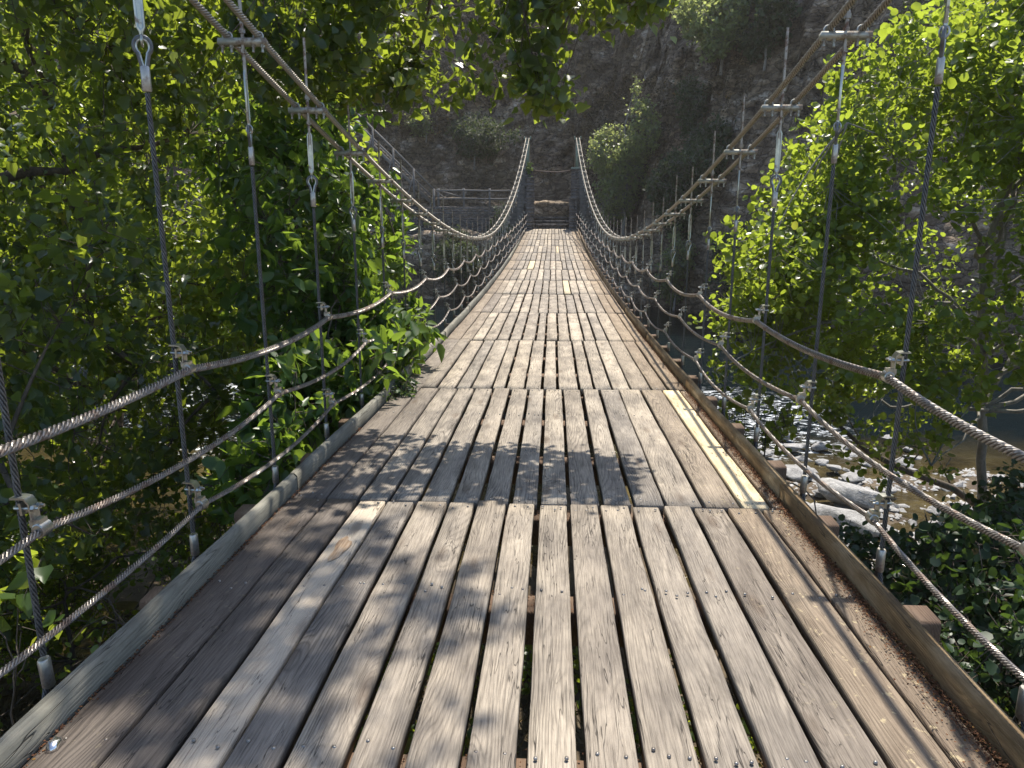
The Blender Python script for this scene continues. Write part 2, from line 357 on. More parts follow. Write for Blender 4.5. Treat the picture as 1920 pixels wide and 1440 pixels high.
m_water, n, l, b, out = newmat('river_water')
tc = n.new('ShaderNodeTexCoord'); sx = n.new('ShaderNodeSeparateXYZ'); l.new(tc.outputs['Object'], sx.inputs[0])
wn = N_(n, 'ShaderNodeTexNoise', Scale=1.0, Detail=5.0, Roughness=.6, Distortion=.8); l.new(mapped(n, l, (1.1, 2.6, 1)), wn.inputs['Vector'])
wn2 = N_(n, 'ShaderNodeTexNoise', Scale=1.0, Detail=3.0, Roughness=.6); l.new(mapped(n, l, (7, 14, 1)), wn2.inputs['Vector'])
wb = N_(n, 'ShaderNodeTexNoise', Scale=1.0, Detail=6.0, Roughness=.7); l.new(mapped(n, l, (.9, .9, 1)), wb.inputs['Vector'])
dep = math_(n, l, 'MULTIPLY_ADD', wb.outputs['Fac'], 4.0, sx.outputs[1])
bed = ramp(n, l, wb.outputs['Fac'], [(.3, (.012, .010, .005)), (.5, (.05, .038, .015)), (.7, (.12, .095, .04))])
dm = N_(n, 'ShaderNodeMapRange'); dm.inputs[1].default_value = 17.5; dm.inputs[2].default_value = 20.5; l.new(dep, dm.inputs[0])
c = mix(n, l, dm.outputs[0], bed.outputs[0], (.002, .006, .008))
# broken white water in the riffles, with sun glitter painted into the same white
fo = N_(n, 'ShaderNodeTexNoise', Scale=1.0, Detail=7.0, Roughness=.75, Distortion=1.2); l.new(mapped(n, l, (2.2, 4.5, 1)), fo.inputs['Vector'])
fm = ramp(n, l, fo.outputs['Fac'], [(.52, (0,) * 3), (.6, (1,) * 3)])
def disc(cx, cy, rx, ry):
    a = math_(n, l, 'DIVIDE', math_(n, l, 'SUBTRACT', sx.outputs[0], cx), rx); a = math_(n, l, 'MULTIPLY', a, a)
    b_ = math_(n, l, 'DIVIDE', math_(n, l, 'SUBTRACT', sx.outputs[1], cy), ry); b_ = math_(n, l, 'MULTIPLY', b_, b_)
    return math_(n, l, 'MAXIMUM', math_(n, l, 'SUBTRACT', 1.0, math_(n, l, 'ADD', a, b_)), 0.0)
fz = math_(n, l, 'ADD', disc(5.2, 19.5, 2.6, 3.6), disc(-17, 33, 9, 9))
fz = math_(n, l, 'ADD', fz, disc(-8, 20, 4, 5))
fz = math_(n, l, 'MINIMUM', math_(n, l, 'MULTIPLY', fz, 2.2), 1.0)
foam_glint = math_(n, l, 'MULTIPLY', fm.outputs[0], fz)
c = mix(n, l, foam_glint, c, (.70, .74, .78)); l.new(c, b.inputs['Base Color'])
l.new(math_(n, l, 'MULTIPLY_ADD', foam_glint, .4, .09), b.inputs['Roughness']); b.inputs['IOR'].default_value = 1.33; b.inputs['Specular IOR Level'].default_value = .22
h = math_(n, l, 'ADD', wn.outputs['Fac'], math_(n, l, 'MULTIPLY', wn2.outputs['Fac'], .3)); bump(n, l, b, h, 1.0, .06)

# ------------------------------------------------------------------ terrain
def deckz(Y): t = np.asarray(Y, float) / 46; return -.6 * 4 * t * (1 - t)
def sstep(a, b_, x): t = np.clip((x - a) / (b_ - a), 0, 1); return t * t * (3 - 2 * t)
def terr(X, Y):
    X = np.asarray(X, float); Y = np.asarray(Y, float); X, Y = np.broadcast_arrays(X, Y)
    P = np.stack([X.ravel(), Y.ravel(), 0 * X.ravel()], -1)
    f1 = fbm(P * .35, 4, 5).reshape(X.shape); f2 = fbm(P * 1.9, 3, 9).reshape(X.shape)
    near = -1.15 - 2.75 * sstep(1.0, 8.8, Y + .35 * f1 + .10 * np.abs(X))
    beach = -.45 * sstep(14.5, 18.5, Y + .6 * f1 - np.where(X > 0, 0, -4.5))
    z = near + beach + .10 * f2 + .12 * f1
    shore = 43.2 - 15.5 * sstep(2.5, 15, X) - 5 * sstep(-9, -24, X) + .8 * f1 * sstep(2, 5, np.abs(X))
    z = z + sstep(0, 1.3, Y - shore) * 4.0 + np.where(Y > shore, .35 * f1 * sstep(3, 5, np.abs(X)), 0)
    path = sstep(46.0, 46.4, Y) * (1.75 - .45 * sstep(1, 3, X)) * (1 - sstep(3, 6, X)); z = z + path
    hs = np.where(X > 1.5, np.minimum(47.3, shore + 1.5 + 4 * (1 - sstep(2.5, 6, X))), 49.2 + (shore + 3.5 - 49.2) * sstep(-9, -15, X))
    hill = np.maximum(Y - hs - .5 * f1, 0)
    P3 = np.stack([X.ravel() * .45, Y.ravel() * .45, (Y.ravel() - 49) * 1.3 - X.ravel() * .75], -1)
    rid = fbm(P3 * .55, 4, 21, .6, ridge=True).reshape(X.shape)
    z = z + hill * 1.62 + np.clip(hill, 0, 2.0) * .40 * rid + np.clip(hill, 0, 1) * .35 * f2
    return np.minimum(z, 36 + .3 * f1)
xs = np.concatenate([np.linspace(-70, -30, 30)[:-1], np.linspace(-30, 30, 300)[:-1], np.linspace(30, 70, 30)])
ys = np.concatenate([np.linspace(-25, -4, 16)[:-1], np.linspace(-4, 16, 110)[:-1], np.linspace(16, 26, 20)[:-1], np.linspace(26, 46, 130)[:-1], np.linspace(46, 76, 250)[:-1], np.linspace(76, 110, 60)])
GX, GY = np.meshgrid(xs, ys); GZ = terr(GX, GY)
nx, ny = len(xs), len(ys)
i = np.arange(ny - 1)[:, None]; j = np.arange(nx - 1)[None, :]
quads = np.stack([i * nx + j, i * nx + j + 1, (i + 1) * nx + j + 1, (i + 1) * nx + j], -1).reshape(-1, 4)
yc = GY[:-1, :-1].ravel(); fm_ = (yc > 27).astype(int)
V = np.stack([GX.ravel(), GY.ravel(), GZ.ravel()], -1)
# horizontal displacement on the hill gives overhanging ledges
hm = np.clip((V[:, 2] - 1.5) / 4, 0, 1)
V[:, 1] += hm * .45 * fbm(np.stack([V[:, 0] * .9, V[:, 2] * .9 - V[:, 0] * .5, V[:, 1] * .4], -1), 3, 33, .6, ridge=True)
V[:, 0] += hm * .15 * fbm(np.stack([V[:, 0] * 1.3, V[:, 2] * 1.3, V[:, 1] * .4], -1), 3, 44)
ter = link('ground', raw_mesh('ground', V, [quads], [m_bank, m_hill], False, None, fm_)); tag(ter, kind='structure')
def hz(x, y): return float(terr(np.array([x]), np.array([y]))[0])

WZ = -3.95
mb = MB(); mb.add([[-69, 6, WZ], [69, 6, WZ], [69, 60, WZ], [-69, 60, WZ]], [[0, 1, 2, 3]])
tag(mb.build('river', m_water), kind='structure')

# ------------------------------------------------------------------ the bridge
bridge = tag(empty('suspension_bridge', (0, 0, 0)), 'long timber decked suspension footbridge with twin steel cables and wire rope handrails crossing the river', 'bridge')
PITCHH = 1.127
SEAM0 = 4.28; ROWL = 3 * PITCHH
SEAMS = [SEAM0 + ROWL * k for k in range(-2, 13)]      # rows between
HW = 1.465
def cablez(Y): return .66 + .007 * (np.asarray(Y, float) - 20.5) ** 2
def cablex(Y):
    Y = np.asarray(Y, float)
    return 1.65 - .24 * np.clip((Y - 26) / 19, 0, 1) ** 1.6 - .24 * np.clip((1 - Y) / 5, 0, 1)

row0 = [-1.465, -1.245, -1.05, -.885, -.705, -.515, -.338, -.158, .018, .202, .382, .566, .754, .93, 1.132, 1.328, 1.47]
def rowbounds(k):
    if k == 1: return list(row0)
    if k == 2: return [-1.465, -1.26, -1.06, -.87, -.69, -.5, -.32, -.14, .03, .21, .40, .59, .78, 1.0, 1.22, 1.395, 1.47]
    r = np.random.default_rng(100 + k)      # the runs of boards line up from bay to bay, give or take a centimetre or two
    b_ = np.linspace(-HW, HW, 17) * .6 + np.array(row0) * .4; b_[1:-1] += r.normal(0, .013, 15)
    return list(b_)
def board(mb, x0, x1, y0, y1, th=.062, dz=0, w0=None, seed=0):
    r = np.random.default_rng(seed); n = max(5, int((y1 - y0) / .22)) if y0 < 16 else 5
    ys_ = np.linspace(y0, y1, n)
    L = x0 + r.normal(0, .0018, n).cumsum() * .45 + r.normal(0, .0012, n); Rr = x1 + r.normal(0, .0018, n).cumsum() * .45 + r.normal(0, .0012, n)
    zz = deckz(ys_) + dz + np.linspace(*r.normal(0, .0035, 2), n) + .003 * np.sin(ys_ * 3 + seed)
    ch = .006
    prof = lambda a, b_, z: [[a, z - th], [a, z - ch], [a + ch * .8, z - .001], [(a + b_) / 2, z - .0015 * r.random()], [b_ - ch * .8, z - .001], [b_, z - ch], [b_, z - th]]
    Vv = []
    for q in range(n):
        for (x, z) in prof(L[q], Rr[q], zz[q]): Vv.append([x, ys_[q], z])
    k = 7; ii = np.arange(n - 1)[:, None]; jj = np.arange(k)[None, :]; j2 = (jj + 1) % k
    qd = np.stack([ii * k + jj, ii * k + j2, (ii + 1) * k + j2, (ii + 1) * k + jj], -1).reshape(-1, 4)
    mb.add(Vv, qd, polys=[list(range(k))[::-1], list(range((n - 1) * k, n * k))])
    return zz
special = {(1, 2): ('pale', 'paler grey board with an orange knot scar near its far end'), (2, 14): ('new', 'fresh yellow pine board along the right kerb'),
           (6, 10): ('new', 'short yellow replacement board far down the deck'), (8, 4): ('new', 'yellow replacement board left of the deck middle'), (10, 9): ('new', 'yellow replacement board nearest the far gate')}
deck = MB(); beamY = []
SC = []
for k in range(len(SEAMS) - 1):
    y0, y1 = SEAMS[k], SEAMS[k + 1]
    bs = rowbounds(k)
    for q in range(len(bs) - 1):
        x0, x1 = bs[q], bs[q + 1]; cx = (x0 + x1) / 2
        r = np.random.default_rng(1000 + k * 40 + q)
        gap = .012 + .016 * r.random() + (.009 if abs(cx) < .9 else 0)
        if q == 0: gap = .006
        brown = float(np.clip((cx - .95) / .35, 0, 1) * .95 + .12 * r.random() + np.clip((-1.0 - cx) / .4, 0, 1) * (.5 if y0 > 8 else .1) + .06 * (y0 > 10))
        dark = float(np.clip((-1.0 - cx) / .2, 0, 1) * (.42 if y0 < 7 else .12) + (.16 if y0 < 10 else .03) * r.random() + (.22 if y0 < 4 else (.10 if y0 < 7 else 0)))  # dark left boards; near bays painted darker so far deck looks more brightly lit
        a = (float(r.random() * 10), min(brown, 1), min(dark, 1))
        e0, e1 = y0 + .003 + .004 * r.random(), y1 - .003 - .004 * r.random()
        sp = special.get((k, q))
        tgt = deck if sp is None else MB()
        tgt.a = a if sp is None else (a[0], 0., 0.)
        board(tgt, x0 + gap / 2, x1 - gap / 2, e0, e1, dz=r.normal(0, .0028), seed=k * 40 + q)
        if sp:
            o = tgt.build('replacement_board', m_newboard if sp[0] == 'new' else m_pale, bridge, attr=True); o['label'] = sp[1]
            if sp[0] == 'pale':
                scar = MB(); th = np.linspace(0, 2 * np.pi, 22, endpoint=False); sy, sxx = 3.55, cx
                rr = 1 + .18 * np.sin(th * 3 + 1) + .1 * np.sin(th * 5)
                zt = float(deckz(sy)) + .0075
                Vs = [[sxx + .006, sy, zt]] + [[sxx + .006 + .036 * np.cos(t) * ra, sy + .15 * np.sin(t) * ra, float(deckz(sy + .15 * np.sin(t) * ra)) + .0068] for t, ra in zip(th, rr)]
                scar.add(Vs, tris=[[0, 1 + z_, 1 + (z_ + 1) % 22] for z_ in range(22)])
                SCAR = (scar, o)
        if y0 < 16:
            for by in (y0 + .07, y0 + PITCHH, y0 + 2 * PITCHH, y1 - .07):
                for sx_ in ((x0 + .045), (x1 - .045)) + (((x0 + x1) / 2 + r.normal(0, .01),) if r.random() < .35 else ()):
                    SC.append((sx_ + r.normal(0, .006), by + r.normal(0, .022), float(deckz(by)) + .0045))
deck.m = 1
for (x, y, z) in SC:
    th = np.linspace(0, 2 * np.pi, 8, endpoint=False); rr = .0062
    deck.a = (0, 0, 0)
    deck.add([[x + rr * math.cos(t), y + rr * math.sin(t), z + .0005] for t in th] + [[x + rr * math.cos(t) * 1.1, y + rr * math.sin(t) * 1.1, z - .006] for t in th],
             [[t, (t + 8), 8 + (t + 1) % 8, (t + 1) % 8] for t in range(8)], polys=[list(range(8))])
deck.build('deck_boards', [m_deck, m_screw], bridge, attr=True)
m_scar, n, l, b, out = newmat('orange_scar')
sn = N_(n, 'ShaderNodeTexNoise', Scale=1.0, Detail=4.0); l.new(mapped(n, l, (90, 8, 9)), sn.inputs['Vector'])
l.new(ramp(n, l, sn.outputs['Fac'], [(.3, (.20, .12, .07)), (.5, (.36, .24, .14)), (.7, (.46, .36, .26))]).outputs[0], b.inputs['Base Color']); b.inputs['Roughness'].default_value = .8
SCAR[0].build('knot_scar', m_scar, SCAR[1])

# kerbs
for side in (-1, 1):
    for k in range(len(SEAMS) - 1):
        y0, y1 = SEAMS[k] + .003, SEAMS[k + 1] - .003; r = np.random.default_rng(5000 + k * 2 + side)
        y0 += .18; y1 += .18
        mb = MB(); mb.a = (float(r.random() * 10), .0, .0)
        n = 14; ys_ = np.linspace(y0, y1, n); zb = deckz(ys_)
        hgt = .102 + r.normal(0, .003) + .004 * np.sin(ys_ * 2.3 + k); th = .052
        xi = 1.478 + r.normal(0, .003, n) * .5 + .004 * np.sin(ys_ * 1.7)
        prof = []
        for q in range(n):
            x = xi[q]; z = zb[q]; cw = .012 + .007 * abs(math.sin(ys_[q] * 5 + k)) + .003 * r.random()
            for (px, pz) in ((x, z - .11), (x, z + hgt[q] - cw), (x + cw * .9, z + hgt[q]), (x + th - .006, z + hgt[q] - .001), (x + th, z + hgt[q] - .007), (x + th, z - .11)):
                prof.append([side * px, ys_[q], pz])
        K = 6; ii = np.arange(n - 1)[:, None]; jj = np.arange(K)[None, :]
        qd = np.stack([ii * K + jj, (ii + 1) * K + jj, (ii + 1) * K + (jj + 1) % K, ii * K + (jj + 1) % K], -1).reshape(-1, 4)
        if side < 0: qd = qd[:, ::-1]
        mb.add(prof, qd, polys=[list(range(K)), list(range((n - 1) * K, n * K))[::-1]])
        mb.build('kerb_board', m_kerb_r if side > 0 else m_kerb_l, bridge, attr=True)

# cross beams (timber joists with their ends sticking out past the kerb)
bm_ = MB(); xr = 1.775; yh_, zh_ = .078, .085
c_ = .012
prof = [(-yh_ + c_, -zh_), (yh_ - c_, -zh_), (yh_, -zh_ + c_), (yh_, zh_ - c_), (yh_ - c_, zh_), (-yh_ + c_, zh_), (-yh_, zh_ - c_), (-yh_, -zh_ + c_)]
bm_.sweep([[-xr, 0, 0], [-.6, 0, 0], [.6, 0, 0], [xr, 0, 0]], prof)
beam_me = bm_.mesh('cross_beam', m_beam)
k = 0
HY = []
for k in range(-2, 38):
    by = SEAM0 - PITCHH + PITCHH * (k)
    if by > 44.6 or by < -.5: continue
    r = random.Random(k)
    link('cross_beam', beam_me, bridge, (r.uniform(-.02, .02), by, float(deckz(by)) - .068 - zh_), (0, 0, r.uniform(-.004, .004)))
    HY.append(by + .26)

# rope profile
thr = np.linspace(0, 2 * np.pi, 24, endpoint=False)
ROPE = np.stack([np.cos(thr), np.sin(thr)], -1) * (.72 + .31 * np.abs(np.sin(3 * thr)) ** .6)[:, None]
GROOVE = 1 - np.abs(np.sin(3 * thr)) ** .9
def rope(mb, path, rad, lay, lim=None, up=(0, 0, 1)):
    """twisted strands; path densely sampled by the caller"""
    P = np.asarray(path, float); d = np.concatenate([[0], np.cumsum(np.linalg.norm(np.diff(P, axis=0), axis=1))])
    mb.sweep(P, ROPE * rad, up, twist=d / lay * 2 * np.pi)
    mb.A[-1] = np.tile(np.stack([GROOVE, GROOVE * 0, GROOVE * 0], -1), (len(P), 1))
def resample(fn, a, b_, step):
    n = max(2, int(math.ceil((b_ - a) / step)) + 1); t = np.linspace(a, b_, n); return fn(t)

# main cables (two per side)
TY0, TY1 = -3.2, 45.2
for side in (-1, 1):
    for off in (-.088, .088):
        fn = lambda Y: np.stack([side * cablex(Y) + off, Y, cablez(Y)], -1)
        mb = MB(); rope(mb, resample(fn, TY0, 15, .016), .0188, .16)
        mb.tube(resample(fn, 15, TY1, .35), .019, 8)
        o = mb.build('main_cable', m_main, bridge, attr=True); smooth_by_angle(o, 35)

# handrail ropes: three a side, clamped at every second hanger
def railx(Y): return np.minimum(cablex(Y), 1.65) - .065
RH = {'top': .95, 'middle': .60, 'low': .28}
def rail_path(side, kind, Y):
    Y = np.asarray(Y, float)
    ph = 0 if kind != 'middle' else 1
    u = (Y - HY_REF) / PITCHH + ph      # clamps where u is an even integer
    t = (u / 2) % 1.0
    seg = np.floor(u / 2).astype(int)
    rr = _perm[(seg * 31 + (7 if side > 0 else 3) + ph * 11 + (5 if kind == 'low' else 0)) % 8192]
    sag = (.035 + .04 * np.clip((Y - 5) / 12, 0, 1) + .035 * rr) * 4 * t * (1 - t)
    return np.stack([side * (railx(Y) + .0 - .012 * 4 * t * (1 - t)), Y, deckz(Y) + RH[kind] - sag], -1)
HY_REF = min(HY, key=lambda y: abs(y - 3.41))
for side in (-1, 1):
    for kind, rad in (('top', .0185), ('middle', .014), ('low', .013)):
        fn = lambda Y: rail_path(side, kind, Y)
        mb = MB(); rope(mb, resample(fn, -.9, 12.5, .016), rad, rad * 8.2)
        mb.tube(resample(fn, 12.5, 44.9, .12), rad * 1.02, 7)
        o = mb.build('handrail_rope', m_rail, bridge, attr=True); smooth_by_angle(o, 35)

# hanger hardware, shared meshes (origin at cable plate centre, z downwards)
def hw_plate():
    mb = MB(); mb.box((0, 0, 0), (.27, .046, .032)); return mb.mesh('cable_plate', m_plate)
def hw_ubolt():
    mb = MB()
    for s in (0,):
        x = s * .105
        t = np.linspace(0, np.pi, 11); path = [[x - .026, 0, -.05]] + [[x - .026 * math.cos(a), 0, .030 + .026 * math.sin(a)] for a in t] + [[x + .026, 0, -.05]]
        mb.tube(np.array(path), .0058, 7, up=(0, 1, 0))
        for q in (-.026, .026):
            mb.cyl((x + q, 0, -.017), (x + q, 0, -.031), .012, 6)
            mb.cyl((x + q, 0, -.031), (x + q, 0, -.058), .0075, 8)
    return mb.mesh('u_bolt', m_plate)
def hw_rod():
    mb = MB(); mb.cyl((0, 0, -.30), (0, 0, .45), .0125, 10)
    mb.cyl((0, 0, .022), (0, 0, .048), .024, 6); mb.cyl((0, 0, .048), (0, 0, .062), .017, 10); mb.cyl((0, 0, -.045), (0, 0, -.022), .022, 6); mb.cyl((0, 0, -.155), (0, 0, -.135), .021, 6)
    return mb.mesh('threaded_rod', m_rod)
def hw_turn():
    mb = MB()
    for s in (-1, 1):
        pts = [(0, -.15), (0, -.165), (s * .017, -.185), (s * .019, -.33), (s * .017, -.455), (0, -.475), (0, -.49)]
        mb.tube(np.array([[a, 0, c] for a, c in pts]), [.014, .014, .010, .009, .010, .014, .013], 8, up=(0, 1, 0))
    mb.box((0, 0, -.32), (.03, .008, .28))
    return mb.mesh('turnbuckle', m_galv)
def tear(cx, cz, w, h, n=20):
    P = []
    for t in np.linspace(-2.45, 2.45, n):
        x = w * math.sin(t); z = w * math.cos(t)
        P.append([x, 0, cz - w + z])
    P = [[-.006, 0, cz - h]] + P + [[.006, 0, cz - h]]
    return np.array(P)
def hw_eye():
    mb = MB(); t = np.linspace(0, 2 * np.pi, 17)
    mb.tube(np.array([[0, .024 * math.sin(a), -.515 + .024 * math.cos(a)] for a in t]), .0075, 7, up=(1, 0, 0)); return mb.mesh('eye', m_galv)
def hw_thimble():
    mb = MB(); P = tear(0, -.505, .036, .125); mb.tube(P, .0085, 8, up=(0, 1, 0))
    P2 = P.copy(); P2[:, 0] *= 1.34; P2[:, 2] = (P2[:, 2] + .56) * 1.13 - .56; P2[:, 0][0] = -.012; P2[:, 0][-1] = .012
    mb.m = 1; mb.tube(P2, .0115, 8, up=(0, 1, 0)); return mb.mesh('thimble', [m_galv, m_rope])
def hw_ferrule():
    mb = MB(); th = np.linspace(0, 2 * np.pi, 16, endpoint=False)
    pr = np.stack([np.cos(th) * 1.15, np.sin(th) * .85], -1)
    mb.sweep(np.array([[0, 0, -.06], [0, 0, -.054], [0, 0, .054], [0, 0, .06]]), pr, up=(0, 1, 0), scale=[.022, .0265, .0265, .022]); return mb.mesh('ferrule', m_ferr)
def hw_railclamp():
    """origin at the hanger rope; rail towards -x side (inner), z 0 = bolt level"""
    mb = MB()
    mb.sweep(np.array([[-.062, 0, -.115], [-.062, 0, -.02], [-.060, 0, .022], [-.045, 0, .042], [-.02, 0, .046], [.02, 0, .046]]), [(-.004, -.027), (.004, -.027), (.004, .027), (-.004, .027)], up=(0, 1, 0))
    mb.box((-.024, 0, .004), (.012, .062, .05))
    t = np.linspace(-np.pi / 2, np.pi / 2, 9)
    mb.tube(np.array([[-.10, -.018, .004]] + [[.0 + .022 * math.cos(a), .022 * math.sin(a) * .82, .004] for a in t] + [[-.10, .018, .004]]), .0065, 7)
    for s in (-1, 1): mb.cyl((-.068, s * .018, .004), (-.084, s * .018, .004), .013, 6)
    # saddle around the rail rope
    t = np.linspace(0, 2 * np.pi, 15)[:-1]
    mb.sweep(np.array([[-.085, y, -.088] for y in (-.034, -.03, .03, .034)]), np.stack([np.cos(t), np.sin(t)], -1), scale=[.027, .031, .031, .027])
    mb.box((-.072, 0, -.058), (.05, .05, .03))
    return mb.mesh('rail_clamp', m_galv)
M_PL, M_UB, M_RD, M_TB, M_EY, M_TH, M_FE, M_RC = hw_plate(), hw_ubolt(), hw_rod(), hw_turn(), hw_eye(), hw_thimble(), hw_ferrule(), hw_railclamp()
def mscale(me, sx, sy, sz, about=0.0):
    co = np.zeros(len(me.vertices) * 3, np.float32); me.vertices.foreach_get('co', co); co = co.reshape(-1, 3)
    co[:, 2] -= about; co *= [sx, sy, sz]; co[:, 2] += about; me.vertices.foreach_set('co', co.ravel()); me.update()
for me in (M_TB, M_EY, M_TH): mscale(me, .72, .72, .9)
mscale(M_RD, .85, .85, .95); mscale(M_RC, .74, .8, .85)
M_FL = M_FE.copy(); mscale(M_FE, .66, .7, .86); mscale(M_FL, .80, .85, .92)
for me in (M_FL, M_UB, M_RD, M_TB, M_EY, M_TH, M_FE, M_RC):
    me.polygons.foreach_set('use_smooth', np.ones(len(me.polygons), bool))
    try: me.set_sharp_from_angle(angle=R(40))
    except Exception: pass

for side in (-1, 1):
    for hy in HY:
        r = random.Random(int(hy * 100) + side)
        zd = float(deckz(hy)); zc = float(cablez(hy)); X = side * float(cablex(hy)); zp = zc - .036
        foot = zd - .20; xf = side * 1.65
        H = zp - foot
        # the rope runs from ferrule top to the upper ferrule
        short = zp - zd < 1.05
        dzz = .22 if zp - zd < 1.3 else 0.0   # near midspan the turnbuckles are screwed up closer
        zt = zp - .69 + foot * 0
        mb = MB(); top = np.array([X - xf, 0, zt - foot + .02]); bot = np.array([0, 0, .33])
        if top[2] < bot[2] + .03: top[2] = bot[2] + .03
        L = top[2] - bot[2]; rad = .0112
        if hy < 13: rope(mb, resample(lambda t: bot + (top - bot) * t[:, None], 0, 1, .016 / L), rad, .14, up=(0, 1, 0))
        else: mb.cyl(bot, top, rad, 7)
        for s in (-1, 1):   # the loop that splays down round the beam
            P = np.array([[0, s * .006, .235], [0, s * .012, .21], [0, s * .034, .16], [0, s * .046, .10], [0, s * .05, -.04]])
            if hy < 13: rope(mb, np.stack([np.interp(np.linspace(0, 4, 22), range(5), P[:, c]) for c in range(3)], -1), .0105, .11, up=(1, 0, 0))
            else: mb.tube(P, .0095, 6, up=(1, 0, 0))
        hg = mb.build('hanger_rope', m_rope, bridge, (xf, hy, foot), attr=True); smooth_by_angle(hg, 35)
        lean = math.atan2(X - xf, H)
        yr = r.uniform(-.03, .03)
        P0 = (X - xf, 0, zp - foot)
        rt = (0, 0, 0)
        zr = r.choice((0, 0, math.pi / 2)) + r.uniform(-.4, .4)
        slope = math.atan(.014 * (hy - 20.5))
        link('cable_plate', M_PL, hg, P0, (slope, 0, r.uniform(-.03, .03)))
        for s in (-1, 1): link('u_bolt', M_UB, hg, (P0[0] + s * .088, 0, P0[2]), (slope, 0, 0))
        link('threaded_rod', M_RD, hg, (P0[0], 0, P0[2] + r.uniform(-.06, .09)), (0, 0, 0))
        link('turnbuckle', M_TB, hg, P0, (0, 0, zr))
        link('eye_bolt', M_EY, hg, P0, (0, 0, zr))
        link('thimble', M_TH, hg, P0, (0, 0, zr + r.uniform(-.2, .2)))
        link('ferrule', M_FE, hg, (P0[0], 0, P0[2] - .608 + r.uniform(-.01, .005)), (0, 0, zr))
        link('ferrule', M_FL, hg, (0, 0, .275 + r.uniform(-.015, .015)), (r.uniform(-.05, .05), r.uniform(-.04, .04), math.pi / 2))
        u = int(round((hy - HY_REF) / PITCHH))
        kinds = ('top', 'low') if u % 2 == 0 else ('middle',)
        for kd in kinds:
            zr_ = zd + RH[kd] + .075 - foot
            sx_ = (X - xf) * min(1, zr_ / H)
            link('rail_clamp', M_RC, hg, (sx_, 0, zr_), (0, r.uniform(-.06, .06), (0 if side > 0 else math.pi) + r.uniform(-.12, .12)))

# towers
def tower(Y, sgn):
    for side in (-1, 1):
        mb = MB(); zt = float(cablez(Y)) - .05
        X = side * float(cablex(Y))
        mb.box((X, Y + .25 * sgn, (3.25 + zt) / 2), (.20, .22, zt - 3.25))
        mb.box((X, Y + .25 * sgn, 3.30), (.66, .55, .10)); mb.box((X, Y + .25 * sgn, zt + .02), (.40, .30, .05))
        for s in (-1, 1): mb.box((X + s * .17, Y + .25 * sgn, zt + .09), (.05, .26, .14))
        mb.build('tower_leg', m_green, bridge)
        mb = MB()
        for off in (-.088, .088):  # backstays
            mb.tube(np.array([[X + off, Y, zt + .05], [X + off, Y + .3 * sgn, zt + .06], [X + off, Y + 5 * sgn, zt - 3.2]]), .0245, 8)
        mb.build('back_stay', m_main, bridge)
tower(TY1, 1); tower(TY0 - 0.0, -1)
mb = MB(); mb.tube(np.array([[-1.1, 45.3, 3.16], [-.4, 45.3, 3.12], [.3, 45.3, 3.08], [1.1, 45.3, 3.17]]), .03, 8); mb.cyl((-1.05, 45.32, 0.1), (-1.05, 45.32, 3.15), .035, 8)
mb.build('portal_bar', m_rust, bridge)

# ------------------------------------------------------------------ masonry at the far end
def masonry(mb, x0, x1, y0, y1, z0, z1, course=.16, lmin=.22, lmax=.5, seed=0, depth=.03):
    r = np.random.default_rng(seed); mb.box(((x0 + x1) / 2, (y0 + y1) / 2, (z0 + z1) / 2), (x1 - x0 - .06, y1 - y0 - .06, z1 - z0 - .02))
    z = z0
    while z < z1 - .02:
        h = min(course * r.uniform(.7, 1.35), z1 - z)
        x = x0
        while x < x1 - .01:
            L = min(r.uniform(lmin, lmax), x1 - x)
            for yy, s in ((y0, -1), (y1, 1)):
                mb.box((x + L / 2, yy - s * .06 + s * r.uniform(0, depth), z + h / 2), (L - .018, .16, h - .016), jit=.006)
            x += L
        y = y0 + .08
        while y < y1 - .1:
            L = min(r.uniform(lmin, lmax), y1 - .08 - y)
            for xx, s in ((x0, -1), (x1, 1)):
                mb.box((xx - s * .06 + s * r.uniform(0, depth), y + L / 2, z + h / 2), (.16, L - .018, h - .016), jit=.006)
            y += L
        z += h
for side in (-1, 1):
    mb = MB(); masonry(mb, *sorted((side * 1.12, side * 1.95)), 45.15, 46.1, -1.2, 3.22, seed=11 + side)
    t = tag(empty('gate_pillar', (0, 0, 0)), 'square stone pillar carrying the green tower leg at the far end, %s' % ('beside the wooden fence' if side < 0 else 'beside the pale slender tree'), 'pillar', 'stone pillars of the far gate')
    mb.build('pillar_shaft', m_mason, t)
    c2 = MB(); c2.box((side * 1.5, 45.6, 3.235), (1.0, 1.08, .03), jit=.004)
    c2.build('pillar_cap', m_mason, t)
    # lower inner pier
    m3 = MB(); masonry(m3, *sorted((side * 1.03, side * 1.42)), 44.72, 45.12, -1.0, 2.72 if side < 0 else 1.6, seed=31 + side)
    m3.box((side * 1.225, 44.9, 2.77 if side < 0 else 1.65), (.5, .5, .09), jit=.006)
    tag(m3.build('gate_pier', m_mason), '%s stone pier at the deck end in front of the %s pillar' % (('tall', 'fence side') if side < 0 else ('short', 'tree side')), 'pier')
st = tag(empty('stone_steps', (0, 45.4, 0)), 'rough stone steps climbing between the two gate pillars at the far end', 'steps')
for k in range(7):
    mb = MB(); z1_ = .02 + .19 * (k + 1)
    r = np.random.default_rng(60 + k); x = -1.1
    while x < 1.08:
        L = min(r.uniform(.4, .8), 1.1 - x); mb.box((x + L / 2, 45.65 + .30 * k, z1_ - .06), (L - .012, .42, .115), jit=.008); x += L
    x = -1.1
    while x < 1.08:
        L = min(r.uniform(.25, .5), 1.1 - x); mb.box((x + L / 2, 45.72 + .30 * k, z1_ - .33), (L - .015, .38, .42), jit=.008); x += L
    mb.build('step', m_mason, st, (0, -45.4, 0))
